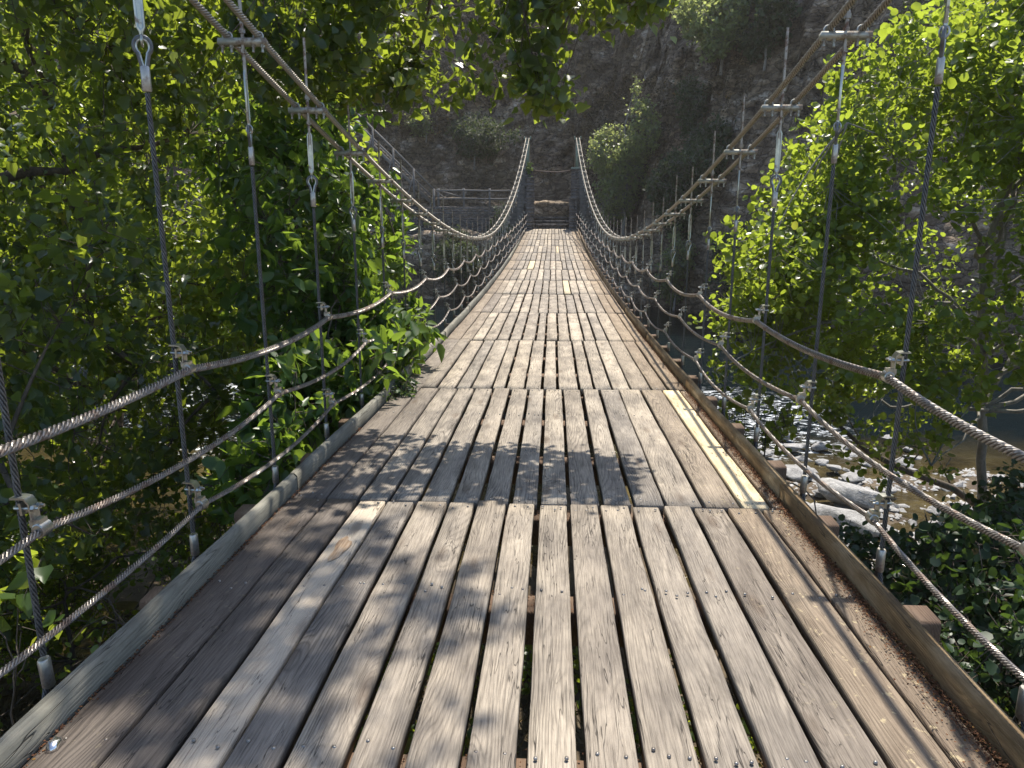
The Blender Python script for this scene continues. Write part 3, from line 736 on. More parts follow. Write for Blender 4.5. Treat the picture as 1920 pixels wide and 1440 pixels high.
mb = MB(); masonry(mb, -9.5, -1.98, 45.75, 46.35, -2.6, 1.18, .11, .2, .55, 77, .05)
tag(mb.build('retaining_wall', m_mason), 'dry stone retaining wall below the wooden fence on the far bank', 'wall')
mb = MB(); masonry(mb, 1.98, 5.5, 45.9, 46.4, -2.8, .5, .12, .2, .5, 79, .05)
tag(mb.build('retaining_wall', m_mason), 'low dark stone wall behind the pale slender tree on the far bank', 'wall')

fz_ = tag(empty('wooden_fence', (-4.5, 46, 1.2)), 'low two rail wooden fence on top of the far stone wall', 'fence')
for x in (-6.62, -5.13, -3.62, -2.2):
    mb = MB(); mb.cyl((x, 46.0, 1.0), (x, 46.0, 2.22), .065, 10); mb.build('post', m_fence, fz_, (4.5, -46, -1.2))
for z in (2.08, 1.62):
    mb = MB(); mb.tube(np.array([[-6.7, 45.93, z], [-5.1, 45.93, z + .02], [-3.6, 45.93, z - .01], [-1.95, 45.93, z]]), .045, 8); mb.build('rail', m_fence, fz_, (4.5, -46, -1.2))

sw = tag(empty('wooden_staircase', (-7, 46.8, 1.3)), 'weathered wooden staircase with handrail climbing the rocky hillside left of the gate', 'staircase')
A = np.array([-6.9, 46.3, 1.2]); B = np.array([-11.2, 46.3, 5.4]); off = -np.array([-7, 46.8, 1.3]); d = B - A
for yy in (46.2, 47.4):
    mb = MB(); a = A.copy(); a[1] = yy; b2 = B.copy(); b2[1] = yy; mb.sweep(np.array([a, b2]), [(-.03, -.09), (.03, -.09), (.03, .09), (-.03, .09)]); mb.build('stringer', m_fence, sw, off)
for k in range(20):
    t_ = (k + .5) / 20; p = A + d * t_; mb = MB(); mb.box((p[0], 46.8, p[2] + .03), (.24, 1.14, .04)); mb.build('tread', m_fence, sw, off)
for t_ in (.0, .27, .54, .81):
    p = A + d * t_; mb = MB(); mb.tube(np.array([[p[0], 46.1, p[2] - 1.1], [p[0], 46.1, p[2] + 1.0]]), .06, 8, up=(0, 1, 0)); mb.build('post', m_fence, sw, off)
    mb = MB(); mb.tube(np.array([[p[0] - .5, 46.08, p[2] - .8], [p[0] - .02, 46.08, p[2] + .55]]), .04, 8, up=(0, 1, 0)); mb.build('brace', m_fence, sw, off)
for hh in (.95, .40):
    mb = MB(); mb.tube(np.array([A + [0, -.14, hh], (A + B) / 2 + [0, -.14, hh + .02], B + [0, -.14, hh]]), .055, 8); mb.build('handrail', m_fence, sw, off)
mb = MB(); mb.tube(np.array([[-6.9, 46.2, 2.1], [-5.9, 46.6, 1.35]]), .045, 8); mb.tube(np.array([[-6.9, 46.2, 2.15], [-4.6, 47.2, 1.5]]), .04, 8); mb.build('loose_pole', m_fence, sw, off)

# ------------------------------------------------------------------ foliage machinery
def mir(half):  # half outline verts: [(x,y,z)...] from base to tip, midrib 3 verts first
    return half
LEAF = {
 'cordate': (np.array([[0, 0, 0], [0, .45, -.05], [0, 1.05, -.02], [-.36, -.02, .03], [-.46, .34, .09], [-.2, .72, .03], [.36, -.02, .03], [.46, .34, .09], [.2, .72, .03]]), [[0, 1, 4, 3], [1, 2, 5, 4], [0, 6, 7, 1], [1, 7, 8, 2]]),
 'round': (np.array([[0, 0, 0], [0, .5, -.05], [0, .97, 0], [-.30, .16, .05], [-.44, .58, .09], [-.24, .92, .04], [.30, .16, .05], [.44, .58, .09], [.24, .92, .04]]), [[0, 1, 4, 3], [1, 2, 5, 4], [0, 6, 7, 1], [1, 7, 8, 2]]),
 'ovate': (np.array([[0, 0, 0], [0, .45, -.06], [0, 1.1, -.12], [-.2, .12, .04], [-.30, .42, .05], [-.16, .8, -.02], [.2, .12, .04], [.30, .42, .05], [.16, .8, -.02]]), [[0, 1, 4, 3], [1, 2, 5, 4], [0, 6, 7, 1], [1, 7, 8, 2]]),
 'quad': (np.array([[0, 0, 0], [-.36, .45, .05], [0, 1, 0], [.36, .45, .05]]), [[0, 3, 2, 1]]),
 'strip': (np.array([[-.02, 0, 0], [.02, 0, 0], [.012, .5, .05], [-.012, .5, .05], [0, 1, .0]]), [[0, 1, 2, 3], [3, 2, 4, 4]]),
}
def leaf_mesh(name, P, D, Nn, S, kind, mat, rnd=None, seed=0):
    """P base points, D tip direction, Nn rough normal, S size"""
    T, Fq = LEAF[kind]; r = np.random.default_rng(seed); n = len(P)
    D = D / (np.linalg.norm(D, axis=1)[:, None] + 1e-9)
    X = np.cross(D, Nn); X /= np.linalg.norm(X, axis=1)[:, None] + 1e-9; Z = np.cross(X, D)
    wv = r.uniform(.8, 1.2, n)
    V = P[:, None, :] + S[:, None, None] * (T[None, :, 0:1] * wv[:, None, None] * X[:, None, :] + T[None, :, 1:2] * D[:, None, :] + T[None, :, 2:3] * Z[:, None, :] * r.uniform(.3, 2.2, n)[:, None, None])
    k = len(T); base = (np.arange(n) * k)[:, None, None]
    F = []
    q = [f for f in Fq if len(set(f)) == 4]; t = [list(dict.fromkeys(f)) for f in Fq if len(set(f)) == 3]
    F.append((base + np.array(q)[None]).reshape(-1, 4))
    if t: F.append((base + np.array(t)[None]).reshape(-1, 3))
    if rnd is None: rnd = r.random(n)
    return raw_mesh(name, V.reshape(-1, 3), F, mat, False, {'rnd': np.repeat(rnd, k)})
def sample_blobs(blobs, n, seed, gapf=1.1, gap=.0, shell=.55):
    """blobs: (cx,cy,cz, rx,ry,rz, weight)"""
    r = np.random.default_rng(seed); B = np.array([b_[:6] for b_ in blobs], float); wt = np.array([b_[6] if len(b_) > 6 else b_[3] * b_[4] * b_[5] for b_ in blobs], float); wt /= wt.sum()
    out = []
    tot = 0
    while tot < n:
        m = n * 2; k = r.choice(len(B), m, p=wt); v = r.normal(size=(m, 3)); v /= np.linalg.norm(v, axis=1)[:, None]
        rad = r.random(m) ** (1 / 3.) ; rad = rad * (1 - shell) + shell * np.maximum(rad, r.uniform(.6, 1.0, m)); 
        P = B[k, :3] + v * rad[:, None] * B[k, 3:6]
        nz = fbm(P * gapf, 2, seed)
        P = P[nz > gap - .35 * r.random(m)]
        out.append(P); tot += len(P)
    return np.concatenate(out)[:n]
def foliage(C, per, spread, size, seed, droop=.35, up=.6, sunny=0):
    """leaves round cluster centres along short twigs: returns P, D, N, S and the twig segments"""
    r = np.random.default_rng(seed); n = len(C)
    tw = r.normal(size=(n, 3)); tw[:, 2] -= droop; tw /= np.linalg.norm(tw, axis=1)[:, None]
    L = spread * r.uniform(.7, 1.4, n)
    t = r.uniform(-.5, .6, (n, per)); P = C[:, None, :] + tw[:, None, :] * (t * L[:, None])[..., None] + r.normal(0, .16, (n, per, 3)) * L[:, None, None]
    D = tw[:, None, :] * .5 + r.normal(0, .75, (n, per, 3)) + np.array([0, 0, -droop]); Nn = r.normal(0, .55, (n, per, 3)) + np.array([0, 0, up])
    S = size * np.clip(r.normal(1, .30, (n, per)), .3, 1.75)
    rb = np.clip(np.repeat(r.random(n)[:, None], per, 1) * .5 + r.random((n, per)) * .5, 0, 1)
    return P.reshape(-1, 3), D.reshape(-1, 3), Nn.reshape(-1, 3), S.ravel(), rb.ravel(), (C - tw * L[:, None] * .6, C + tw * L[:, None] * .6)
def curve_pts(a, b_, sag, r, n=8, wob=.05):
    t = np.linspace(0, 1, n)[:, None]; a = np.asarray(a, float); b_ = np.asarray(b_, float); d = np.linalg.norm(b_ - a)
    m = (a + b_) / 2 + np.array([0, 0, sag * d]) + r.normal(0, wob * d, 3)
    return (1 - t) ** 2 * a + 2 * t * (1 - t) * m + t ** 2 * b_
def vtube(mb, path, r0, r1, k):
    d = path[-1] - path[0]; up = (0, 0, 1) if abs(d[2]) < .8 * np.linalg.norm(d) else (0, 1, 0)
    mb.tube(path, np.linspace(r0, r1, len(path)), k, up, caps=False)
def twigs_mesh(mb, A_, B_, rad):
    """many thin triangular twigs at once"""
    A_ = np.asarray(A_); B_ = np.asarray(B_); n = len(A_); d = B_ - A_; d /= np.linalg.norm(d, axis=1)[:, None] + 1e-9
    X = np.cross(d, [0.31, .2, .93]); X /= np.linalg.norm(X, axis=1)[:, None] + 1e-9; Y = np.cross(d, X)
    rr = np.broadcast_to(rad, (n,))[:, None]
    ring = [X * rr, (-.5 * X + .87 * Y) * rr, (-.5 * X - .87 * Y) * rr]
    V = np.stack([A_ + ring[0], A_ + ring[1], A_ + ring[2], B_ + ring[0] * .5, B_ + ring[1] * .5, B_ + ring[2] * .5], 1).reshape(-1, 3)
    q = np.array([[0, 1, 4, 3], [1, 2, 5, 4], [2, 0, 3, 5]]); mb.add(V, (np.arange(n)[:, None, None] * 6 + q[None]).reshape(-1, 4))
def plant(name, label, cat, trunk, clusters, per, spread, size, kind, mat, bark, seed, limbs=10, trad=.16, group=None, droop=.35, up=.6, part='crown', stem='trunk', twig=.004, extra=None):
    r = np.random.default_rng(seed); base = np.asarray(trunk[0], float)
    root = tag(empty(name, base), label, cat, group)
    C = np.asarray(clusters)
    P, D, Nn, S, rb, tw = foliage(C, per, spread, size, seed, droop, up)
    if extra is not None:
        P = np.concatenate([P, extra[0]]); D = np.concatenate([D, extra[1]]); Nn = np.concatenate([Nn, extra[2]]); S = np.concatenate([S, extra[3]]); rb = np.concatenate([rb, r.random(len(extra[0]))])
    cr = link(part, leaf_mesh(part, P - base, D, Nn, S, kind, mat, rb, seed), root)
    # woody part
    mb = MB(); T = np.asarray(trunk, float) - base
    tt = np.linspace(0, len(T) - 1, max(8, 5 * len(T))); TP = np.stack([np.interp(tt, range(len(T)), T[:, c]) for c in range(3)], -1)
    TP[1:-1] += r.normal(0, trad * .25, (len(TP) - 2, 3)) * [1, 1, .2]
    vtube(mb, TP, trad, trad * .35, 9)
    Cl = C - base; sel = [int(r.integers(len(Cl)))]; dist = np.linalg.norm(Cl - Cl[sel[0]], axis=1)
    for _ in range(limbs - 1):
        i_ = int(np.argmax(dist)); sel.append(i_); dist = np.minimum(dist, np.linalg.norm(Cl - Cl[i_], axis=1))
    LP = [TP]; 
    for i_ in sel:
        e = Cl[i_]; j_ = int(np.argmin(np.linalg.norm(TP - e * np.array([1, 1, .7]), axis=1) + 3 * (np.arange(len(TP)) < len(TP) * .25)))
        pth = curve_pts(TP[j_], e, .10, r, 12, .07); pth[1:-1] += r.normal(0, .015 * np.linalg.norm(e - TP[j_]), (10, 3)); vtube(mb, pth, trad * .42, trad * .05 + .004, 6); LP.append(pth)
    LPa = np.concatenate(LP)
    step = max(1, len(Cl) // 1500)
    sub = Cl[::step][r.permutation(len(Cl[::step]))]; ends = []
    nb = min(len(sub), 60)
    for e in sub[:nb]:
        dd = np.linalg.norm(LPa - e, axis=1); a = LPa[int(np.argmin(dd))]
        if dd.min() < .15: continue
        pth = curve_pts(a, e, .06, r, 7, .10); vtube(mb, pth, min(.022, trad * .16), .004, 5); ends.append(pth)
    LPb = np.concatenate([LPa] + ends)
    AA = []; BB = []
    for s0 in range(0, len(sub), 400):
        e = sub[s0:s0 + 400]; dd = np.linalg.norm(LPb[None] - e[:, None], axis=2); a = LPb[np.argmin(dd, 1)]; mid = (a + e) / 2 + r.normal(0, .06, e.shape)
        AA += [a, mid]; BB += [mid, e]
    if AA: twigs_mesh(mb, np.concatenate(AA), np.concatenate(BB), twig * 1.3)
    twigs_mesh(mb, tw[0][::step] - base, tw[1][::step] - base, twig)
    o = mb.build(stem, bark, root); 
    return root

# ---- left poplar: fills the left of the view and reaches over the deck
popC = sample_blobs([(-4.6, 5.6, 2.4, 2.1, 2.3, 2.3), (-5.6, 6.6, -.4, 2.7, 2.8, 1.9), (-3.4, 7.6, 3.6, 1.3, 1.8, 1.5), (-6.5, 4.6, 1.6, 2, 1.6, 2.6), (-3.9, 5.2, 4.4, 1.8, 1.9, 1.3)], 3100, 51, 1.0, .05)
ovC = sample_blobs([(-1.9, 6.9, 3.25, 1.0, .8, 1.0), (-.95, 6.8, 3.15, .85, .7, .9), (-.25, 6.7, 3.0, .5, .6, .6), (.45, 6.8, 3.35, .75, .6, .40, .4), (.0, 6.7, 2.42, .4, .3, .10, .05), (.85, 6.8, 3.35, .35, .35, .22, .08), (-1.6, 6.9, 2.75, 1.0, .6, .4, .3)], 500, 52, 1.5, .02)
hiC = sample_blobs([(-.1, 7.6, 8.4, 1.25, 1.35, .6), (-.9, 6.9, 8.0, 1.0, 1.3, .6), (-2.3, 10.2, 4.6, 1.0, 1.2, .9)], 440, 53, 1.7, .12)
popC = popC[~((popC[:, 0] > -2.05) & (popC[:, 2] < 3.0))]
popC = popC[~((popC[:, 1] < 4.6) & (popC[:, 2] < -.2) & (popC[:, 0] > -4.5))]
popC = popC[(popC[:, 2] < 3.6 + .12 * popC[:, 1]) | (np.arange(len(popC)) % 3 == 0)]
plant('poplar_tree', 'large poplar with heart shaped leaves whose boughs reach over the bridge deck', 'tree', [(-7.6, 6.2, -3.2), (-7.0, 6.3, 0), (-5.8, 6.4, 3.2), (-4.9, 6.5, 5.2), (-3.8, 6.9, 7.2), (-1.8, 7.2, 8.4)],
      np.concatenate([popC, ovC, hiC]), 15, .30, .078, 'cordate', m_pop, m_bark, 1, limbs=22, trad=.24, droop=.55)

# ---- a sunlit thicket behind the poplar
C = sample_blobs([(-6.5, 13, 2.2, 3.5, 2.6, 3.4), (-10.5, 13.5, 1.8, 3.5, 3, 4.6), (-4.4, 12.0, .4, 1.5, 2, 1.9), (-7, 12, 4.8, 3.2, 2.2, 1.2), (-15.5, 12.5, 2.0, 3.2, 3, 4)], 4600, 61, .8, -.05)
plant('alder_tree', 'bushy green tree standing behind the poplar on the left bank', 'tree', [(-8, 13.2, -3.8), (-7.8, 13.3, 0), (-8.2, 13, 3), (-8, 13, 5.5)], C, 17, .40, .105, 'round', m_back, m_bark, 2, limbs=14, trad=.2)
C = sample_blobs([(-9, 21, -.6, 4.5, 2.5, 2.6), (-16, 20, .5, 4.5, 3, 3.8), (-5.6, 19.0, -1.6, 2.2, 2, 1.7)], 2200, 62, .7, -.1)
plant('willow_tree', 'pale green riverside tree seen dimly behind the left trees, low over the water', 'tree', [(-12, 21, -4.0), (-12, 21, -1), (-11.5, 21, 1.5)], C, 15, .5, .13, 'quad', m_back, m_bark, 3, limbs=10, trad=.16)

# ---- vine / broad leaves by the left hangers
C = sample_blobs([(-2.75, 8.6, 1.0, .75, 1.3, 1.15), (-3.3, 9.6, 2.3, .9, 1.2, .8), (-2.5, 8.6, -.3, .55, 1.2, .9), (-2.45, 10.4, .9, .55, 1.3, 1.2), (-2.3, 10.8, -.4, .4, 1.2, .6), (-2.9, 10.2, 2.7, .7, .8, .7)], 800, 71, 1.7, -.05)
C = C[(C[:, 0] < -1.78)]
plant('elder_bush', 'bright backlit bush with large leaves pressing against the left hangers', 'bush', [(-3.4, 9.4, -3.6), (-3.3, 9.3, -1.5), (-3.0, 9.1, .5), (-2.9, 9.0, 1.6)], C, 13, .34, .125, 'ovate', m_big, m_bark, 4, limbs=9, trad=.06, stem='stem', part='foliage')
C = sample_blobs([(-1.75, 7.7, -.02, .48, 1.0, .42), (-2.25, 7.4, -.3, .55, 1.5, .6), (-1.65, 8.6, .2, .40, .8, .42), (-2.3, 6.2, -.7, .45, 1, .4), (-2.2, 8.6, .7, .4, .9, .5)], 430, 72, 2.0, -.1)
plant('walnut_shoots', 'leafy shoots with long oval leaves spilling over the left kerb onto the deck', 'bush', [(-2.6, 7.6, -3.6), (-2.5, 7.5, -1.8), (-2.2, 7.5, -.4)], C, 12, .24, .135, 'ovate', m_big, m_bark, 5, limbs=10, trad=.03, stem='stem', part='foliage', droop=.5)
# small weeds on the kerb and a near sprig at lower left
C = sample_blobs([(-1.38, 7.3, -.29, .12, .5, .05)], 34, 73, 2, -1)
plant('kerb_weeds', 'dark low weeds growing along the left kerb in front of the leafy shoots', 'weed', [(-1.5, 7.3, -.36), (-1.4, 7.3, -.3)], C, 10, .07, .04, 'ovate', m_ivy, m_bark, 6, limbs=3, trad=.006, stem='stem', part='foliage', twig=.002)
C = sample_blobs([(-2.55, 3.35, -.62, .22, .3, .17), (-2.9, 3.6, -.45, .25, .3, .2)], 11, 74, 2, -1)
plant('poplar_sapling', 'small poplar sapling with a few bright leaves low beside the left near hangers', 'sapling', [(-2.9, 3.6, -1.9), (-2.85, 3.55, -1.2), (-2.6, 3.4, -.6)], C, 8, .16, .085, 'cordate', m_back, m_bark, 7, limbs=3, trad=.008, stem='stem', part='foliage', droop=.5, twig=.002)
# low thicket on the left bank, below the handrails
C = sample_blobs([(-4.2, 5.5, -2.2, 2.0, 2.0, .8), (-3.2, 8.2, -2.4, 1.3, 1.7, 1.2), (-6.8, 7, -2.4, 2.2, 2.4, 1.2)], 1500, 75, 1.2, 0)
C = C[~((C[:, 1] < 4.9) & (C[:, 0] > -4.6))]
plant('bramble_thicket', 'dark tangled thicket covering the left bank under the poplar', 'thicket', [(-4.6, 6.5, -3.4), (-4.5, 6.4, -2.4), (-4.4, 6.3, -1.9)], C, 14, .3, .055, 'round', m_back, m_bark, 8, limbs=12, trad=.03, stem='stem', part='foliage')

# ---- right alder
C = sample_blobs([(5.2, 9.6, 1.1, 2.7, 2.4, 2.7), (3.2, 9.0, .2, 1.0, 1.6, 1.5), (6.8, 9.2, 3.4, 2.2, 2.2, 1.9), (5.0, 9.4, -1.2, 2.2, 1.9, 1.1), (3.3, 9.2, 1.4, .75, 1.2, .75), (2.5, 8.9, -.1, .6, 1.1, .7, .9), (2.6, 8.8, 1.0, .6, 1.1, .6, .6), (4.4, 8.6, 2.6, 1.6, 1.6, .9), (8.5, 9.5, .8, 2, 2.4, 2.6)], 5600, 81, 1.25, .04)
C = C[(C[:, 0] > 1.95) & (C[:, 2] > np.where(C[:, 0] < 3.2, -.55, np.where(C[:, 0] < 4.5, -1.35, -.4)))]
plant('alder_tree', 'sunlit alder with round yellow green leaves growing right of the bridge above the rocks', 'tree', [(6.6, 11.0, -3.9), (6.0, 10.4, -1.6), (5.4, 9.9, .8), (5.7, 9.6, 3.2), (6.2, 9.6, 4.6)], C, 17, .32, .068, 'round', m_alder, m_barkg, 9, limbs=20, trad=.07, droop=.15)
# ---- dark ivy mass at lower right
C = sample_blobs([(4.0, 5.4, -1.7, 1.2, 1.6, .9), (5.4, 6.6, -1.8, 1.6, 1.8, 1.0), (3.3, 6.7, -2.3, .8, 1.4, .7), (3.2, 4.3, -1.7, .8, .9, .5), (5.2, 8.0, -2.6, .9, .9, .6)], 1500, 82, 1.4, 0)
plant('hazel_bush', 'dark leafy bush on the right bank under the lower handrail', 'bush', [(4.6, 6.2, -3.0), (4.4, 6.1, -2.2), (4.3, 6.0, -1.5)], C, 15, .28, .07, 'round', m_ivy, m_bark, 10, limbs=12, trad=.05, stem='stem', part='foliage')
C = sample_blobs([(7.7, 10.0, -1.75, .75, .7, .8)], 150, 83, 2, -.2)
plant('tamarisk_shrub', 'feathery pale shrub at the right edge below the upper handrail', 'shrub', [(7.9, 10.1, -3.6), (7.8, 10, -2.5), (7.7, 10, -1.8)], C, 22, .22, .035, 'quad', m_ash, m_barkg, 11, limbs=8, trad=.02, stem='stem', part='foliage', twig=.003)
C = sample_blobs([(2.55, 8.9, -1.0, .5, .8, .3), (2.4, 5.6, -1.9, .5, 1.0, .4)], 100, 84, 2, -.2)
plant('alder_sapling', 'sparse bright green sapling just below the right kerb between the beam ends', 'sapling', [(2.7, 8.6, -3.8), (2.6, 8.6, -2), (2.5, 8.4, -1)], C, 9, .22, .07, 'round', m_alder, m_bark, 12, limbs=5, trad=.02, stem='stem', part='foliage', droop=.1)

# ---- far bank
def small_tree(name, label, cat, x, y, z0, h, rx, blobs_n, n, size, mat, bark, seed, per=12, spread=.5, group=None, part='crown', stem='trunk', gap=0.0, trad=None, kind='quad'):
    r = np.random.default_rng(seed); bl = []
    if z0 is None: z0 = hz(x, y) - .15
    for q in range(blobs_n):
        t = (q + .5) / blobs_n; a = r.uniform(0, 6.28); rr = rx * (.85 * math.sin(math.pi * min(1, t * .8 + .2)) ** .8)
        bl.append((x + .5 * rr * math.cos(a), y + .5 * rr * math.sin(a), z0 + h * (.22 + .74 * t), rr * .75, rr * .75, h / blobs_n * 1.0))
    C = sample_blobs(bl, n, seed, 1.2 / max(rx, .6), gap)
    plant(name, label, cat, [(x, y, z0 - .3), (x + .1, y, z0 + h * .35), (x - .05, y, z0 + h * .8)], C, per, spread, size, kind, mat, bark, seed, limbs=14, trad=trad or .03 * h ** .6, group=group, part=part, stem=stem, twig=.010)
small_tree('ash_tree', 'pale slender sunlit tree right beside the far right gate pillar', 'tree', 4.0, 44.2, None, 7.9, 2.3, 5, 1100, .15, m_ash, m_barkg, 301, gap=.05)
small_tree('ash_tree', 'darker rounded tree just to the right of the pale slender tree on the far bank', 'tree', 6.4, 41.3, None, 5.6, 2.0, 4, 800, .17, m_dkbush, m_barkg, 302)
small_tree('riverside_bush', 'small pale green bush on the far bank seen between the right hangers', 'bush', 6.3, 39.6, -3.9, 4.0, 1.2, 4, 300, .15, m_ash, m_barkg, 303, part='foliage', stem='stem')
small_tree('riverside_bush', 'wide dark green bush low on the far bank below the right handrails', 'bush', 9.0, 36.2, None, 3.2, 2.2, 4, 600, .18, m_dkbush, m_barkg, 304, part='foliage', stem='stem')
small_tree('riverside_bush', 'dark bush under the far end of the deck on the left bank of the gate', 'bush', -5.0, 43.6, -3.0, 2.6, 1.9, 3, 480, .15, m_dkbush, m_barkg, 305, part='foliage', stem='stem')
small_tree('riverside_bush', 'green bush covering part of the far stone wall beside the left pillar', 'bush', -3.0, 44.9, -1.6, 2.5, 1.0, 3, 240, .12, m_dkbush, m_barkg, 306, part='foliage', stem='stem')
small_tree('gate_sprig', 'small bright green sprig sprouting from the top of the left gate pillar', 'plant', -1.15, 45.0, 2.9, .9, .32, 2, 26, .10, m_big, m_bark, 307, per=8, spread=.15, part='foliage', stem='stem', trad=.01)

def hill_bush(name, label, cat, px, py, h, rx, n, mat, seed, size=.2, bark=m_barkg):
    # stand on the hill where the view ray through photo pixel (px, py) meets it
    cp, sp = math.cos(PITCH), math.sin(PITCH)
    F = np.array([-math.sin(YAW) * cp, math.cos(YAW) * cp, -sp]); Rr = np.array([math.cos(YAW), math.sin(YAW), 0]); U = np.cross(Rr, F)
    dd = F + Rr * (px - 960) / FPX - U * (py - 720) / FPX; t = np.linspace(30, 110, 500); P = np.array(cam.location) + dd[None] * t[:, None]
    hh = terr(P[:, 0], P[:, 1]); k = int(np.argmax(P[:, 2] < hh)); p = P[k]
    small_tree(name, label, cat, p[0], p[1] - .4, p[2] - .3, h, rx, 4, n, size, mat, bark, seed, part='foliage', stem='stem', gap=.05)
hill_bush('hillside_shrub', 'large yellow green shrub high on the rocky hillside above the right cables', 'shrub', 1350, 120, 6.0, 2.4, 620, m_ash, 401)
hill_bush('hillside_shrub', 'dark green shrub beside the large yellow green one high on the hillside', 'shrub', 1430, 110, 4.2, 1.7, 420, m_dkbush, 402)
hill_bush('hillside_shrub', 'grey green bush on the rock just above the fence, left of the left pillar', 'shrub', 890, 300, 3.3, 2.9, 900, m_dkbush, 403, .13)
hill_bush('hillside_shrub', 'small bush left of the grey green one above the staircase foot', 'shrub', 800, 250, 1.8, 1.2, 300, m_ash, 404, .12)
hill_bush('hillside_shrub', 'bare grey twiggy shrub at the top of the hillside right of the cables', 'shrub', 1730, 90, 4.5, 1.6, 130, m_dkbush, 405, .12)
hill_bush('hillside_shrub', 'low dark bush in the middle of the hillside between the two cables', 'shrub', 1290, 260, 3.0, 2.0, 500, m_dkbush, 406, .14)
hill_bush('hillside_shrub', 'low shrub at the top edge of the rocky hillside', 'shrub', 1240, 25, 2.2, 1.6, 320, m_dkbush, 407, .14)
hill_bush('hillside_shrub', 'dull green bush low on the hillside behind the rounded dark tree', 'shrub', 1330, 330, 3.2, 2.4, 600, m_dkbush, 408, .16)
hill_bush('hillside_shrub', 'dark bush above the staircase on the hillside', 'shrub', 690, 215, 2.6, 2.2, 420, m_dkbush, 409, .15)

# dry grass on the hillside and near bank: ground cover
r = np.random.default_rng(90)
n = 90000; X = r.uniform(-24, 26, n); Y = 46.5 + r.random(n) ** .9 * 22
msk = (fbm(np.stack([X * .35, Y * .5, 0 * X], -1), 3, 12) > .05) & ((np.abs(X) > 1.7) | (Y > 50))
X, Y = X[msk], Y[msk]; Z = terr(X, Y)
P = np.stack([X, Y - .2, Z - .05], -1); n = len(P); D = np.stack([r.normal(0, .5, n), r.normal(-.45, .4, n), r.uniform(.2, 1.1, n)], -1)
LEAF['strip'] = (LEAF['strip'][0] * np.array([2.2, 1, 1]), LEAF['strip'][1])
tag(link('dry_grass', leaf_mesh('dry_grass', P, D, r.normal(size=(n, 3)), r.uniform(.2, .5, n), 'strip', m_dry, None, 90)), 'dry straw coloured grass on the rocky hillside', 'grass', kind='stuff')
n = 26000; X = np.concatenate([r.uniform(-7, -1.6, n // 2), r.uniform(-1.4, 7, n // 2)]); Y = r.uniform(-.5, 8, n); Z = terr(X, Y)
P = np.stack([X, Y, Z - .02], -1); D = np.stack([r.normal(0, .8, n), r.normal(0, .8, n), r.uniform(.1, .9, n)], -1)
tag(link('bank_grass', leaf_mesh('bank_grass', P, D, r.normal(size=(n, 3)), r.uniform(.1, .3, n), 'strip', m_dry, None, 91)), 'dry grass and stalks on the near bank beneath the bridge', 'grass', kind='stuff')
n = 14000; X = r.uniform(-2.2, 6.5, n); Y = r.uniform(1.0, 8.5, n); Z = terr(X, Y) + r.uniform(0, .35, n)
P = np.stack([X, Y, Z], -1); D = r.normal(size=(n, 3)); 
msk = fbm(np.stack([X * .8, Y * .8, 0 * X], -1), 2, 14) > -.15
tag(link('ground_cover', leaf_mesh('ground_cover', P[msk], D[msk], (r.normal(0, .5, (n, 3)) + [0, 0, 1])[msk], r.uniform(.05, .11, n)[msk], 'round', m_back, None, 92)), 'low green plants on the near bank seen through the deck gaps', 'ground cover', kind='stuff')

# leaf litter along the right kerb and on the beams
P = []; D = []
for _ in range(11000):
    y = r.uniform(1.5, 7.5) if r.random() < .8 else r.uniform(7.5, 13); x = 1.472 - abs(r.normal(0, .035)) if r.random() < .97 else 1.47 - r.random() * .2
    P.append([x, y, float(deckz(y)) + .006 + abs(r.normal(0, .006))])
for _ in range(1200):
    y = r.uniform(1.5, 6); P.append([-1.47 + abs(r.normal(0, .012)), y, float(deckz(y)) + .006])
for by in HY[:7]:
    for _ in range(700): P.append([r.uniform(-1.4, 1.4), by - .26 + r.uniform(-.095, .095), float(deckz(by - .26)) - .064 + abs(r.normal(0, .004))])
P = np.array(P); n = len(P); D = r.normal(size=(n, 3)) * [1, 1, .25]
tag(link('leaf_litter', leaf_mesh('leaf_litter', P, D, r.normal(0, .4, (n, 3)) + [0, 0, 1], r.uniform(.004, .013, n), 'quad', m_litter, None, 93)), 'rusty brown leaf litter gathered along the kerbs and on the beams', 'litter', kind='stuff')

# crumpled foil at the lower left of the deck
t = np.random.default_rng(8); th = np.linspace(0, 2 * np.pi, 11)[:-1]; V = [[0, 0, .02]]; 
for k_, rr in enumerate((.5, 1.0)):
    for a in th: V.append([.022 * rr * math.cos(a) + t.normal(0, .002), .04 * rr * math.sin(a) + t.normal(0, .002), (.024 if k_ == 0 else .004) * t.uniform(.6, 1.3)])
T = [[0, 1 + q, 1 + (q + 1) % 10] for q in range(10)]; Q = [[1 + q, 11 + q, 11 + (q + 1) % 10, 1 + (q + 1) % 10] for q in range(10)]
mb = MB(); mb.add(V, Q, T, polys=[list(range(11, 21))[::-1]]); tag(mb.build('crumpled_foil', m_foil, None, (-1.425, 1.98, float(deckz(1.98)) + .002)), 'crumpled silver foil scrap lying by the left kerb at the near end', 'litter')

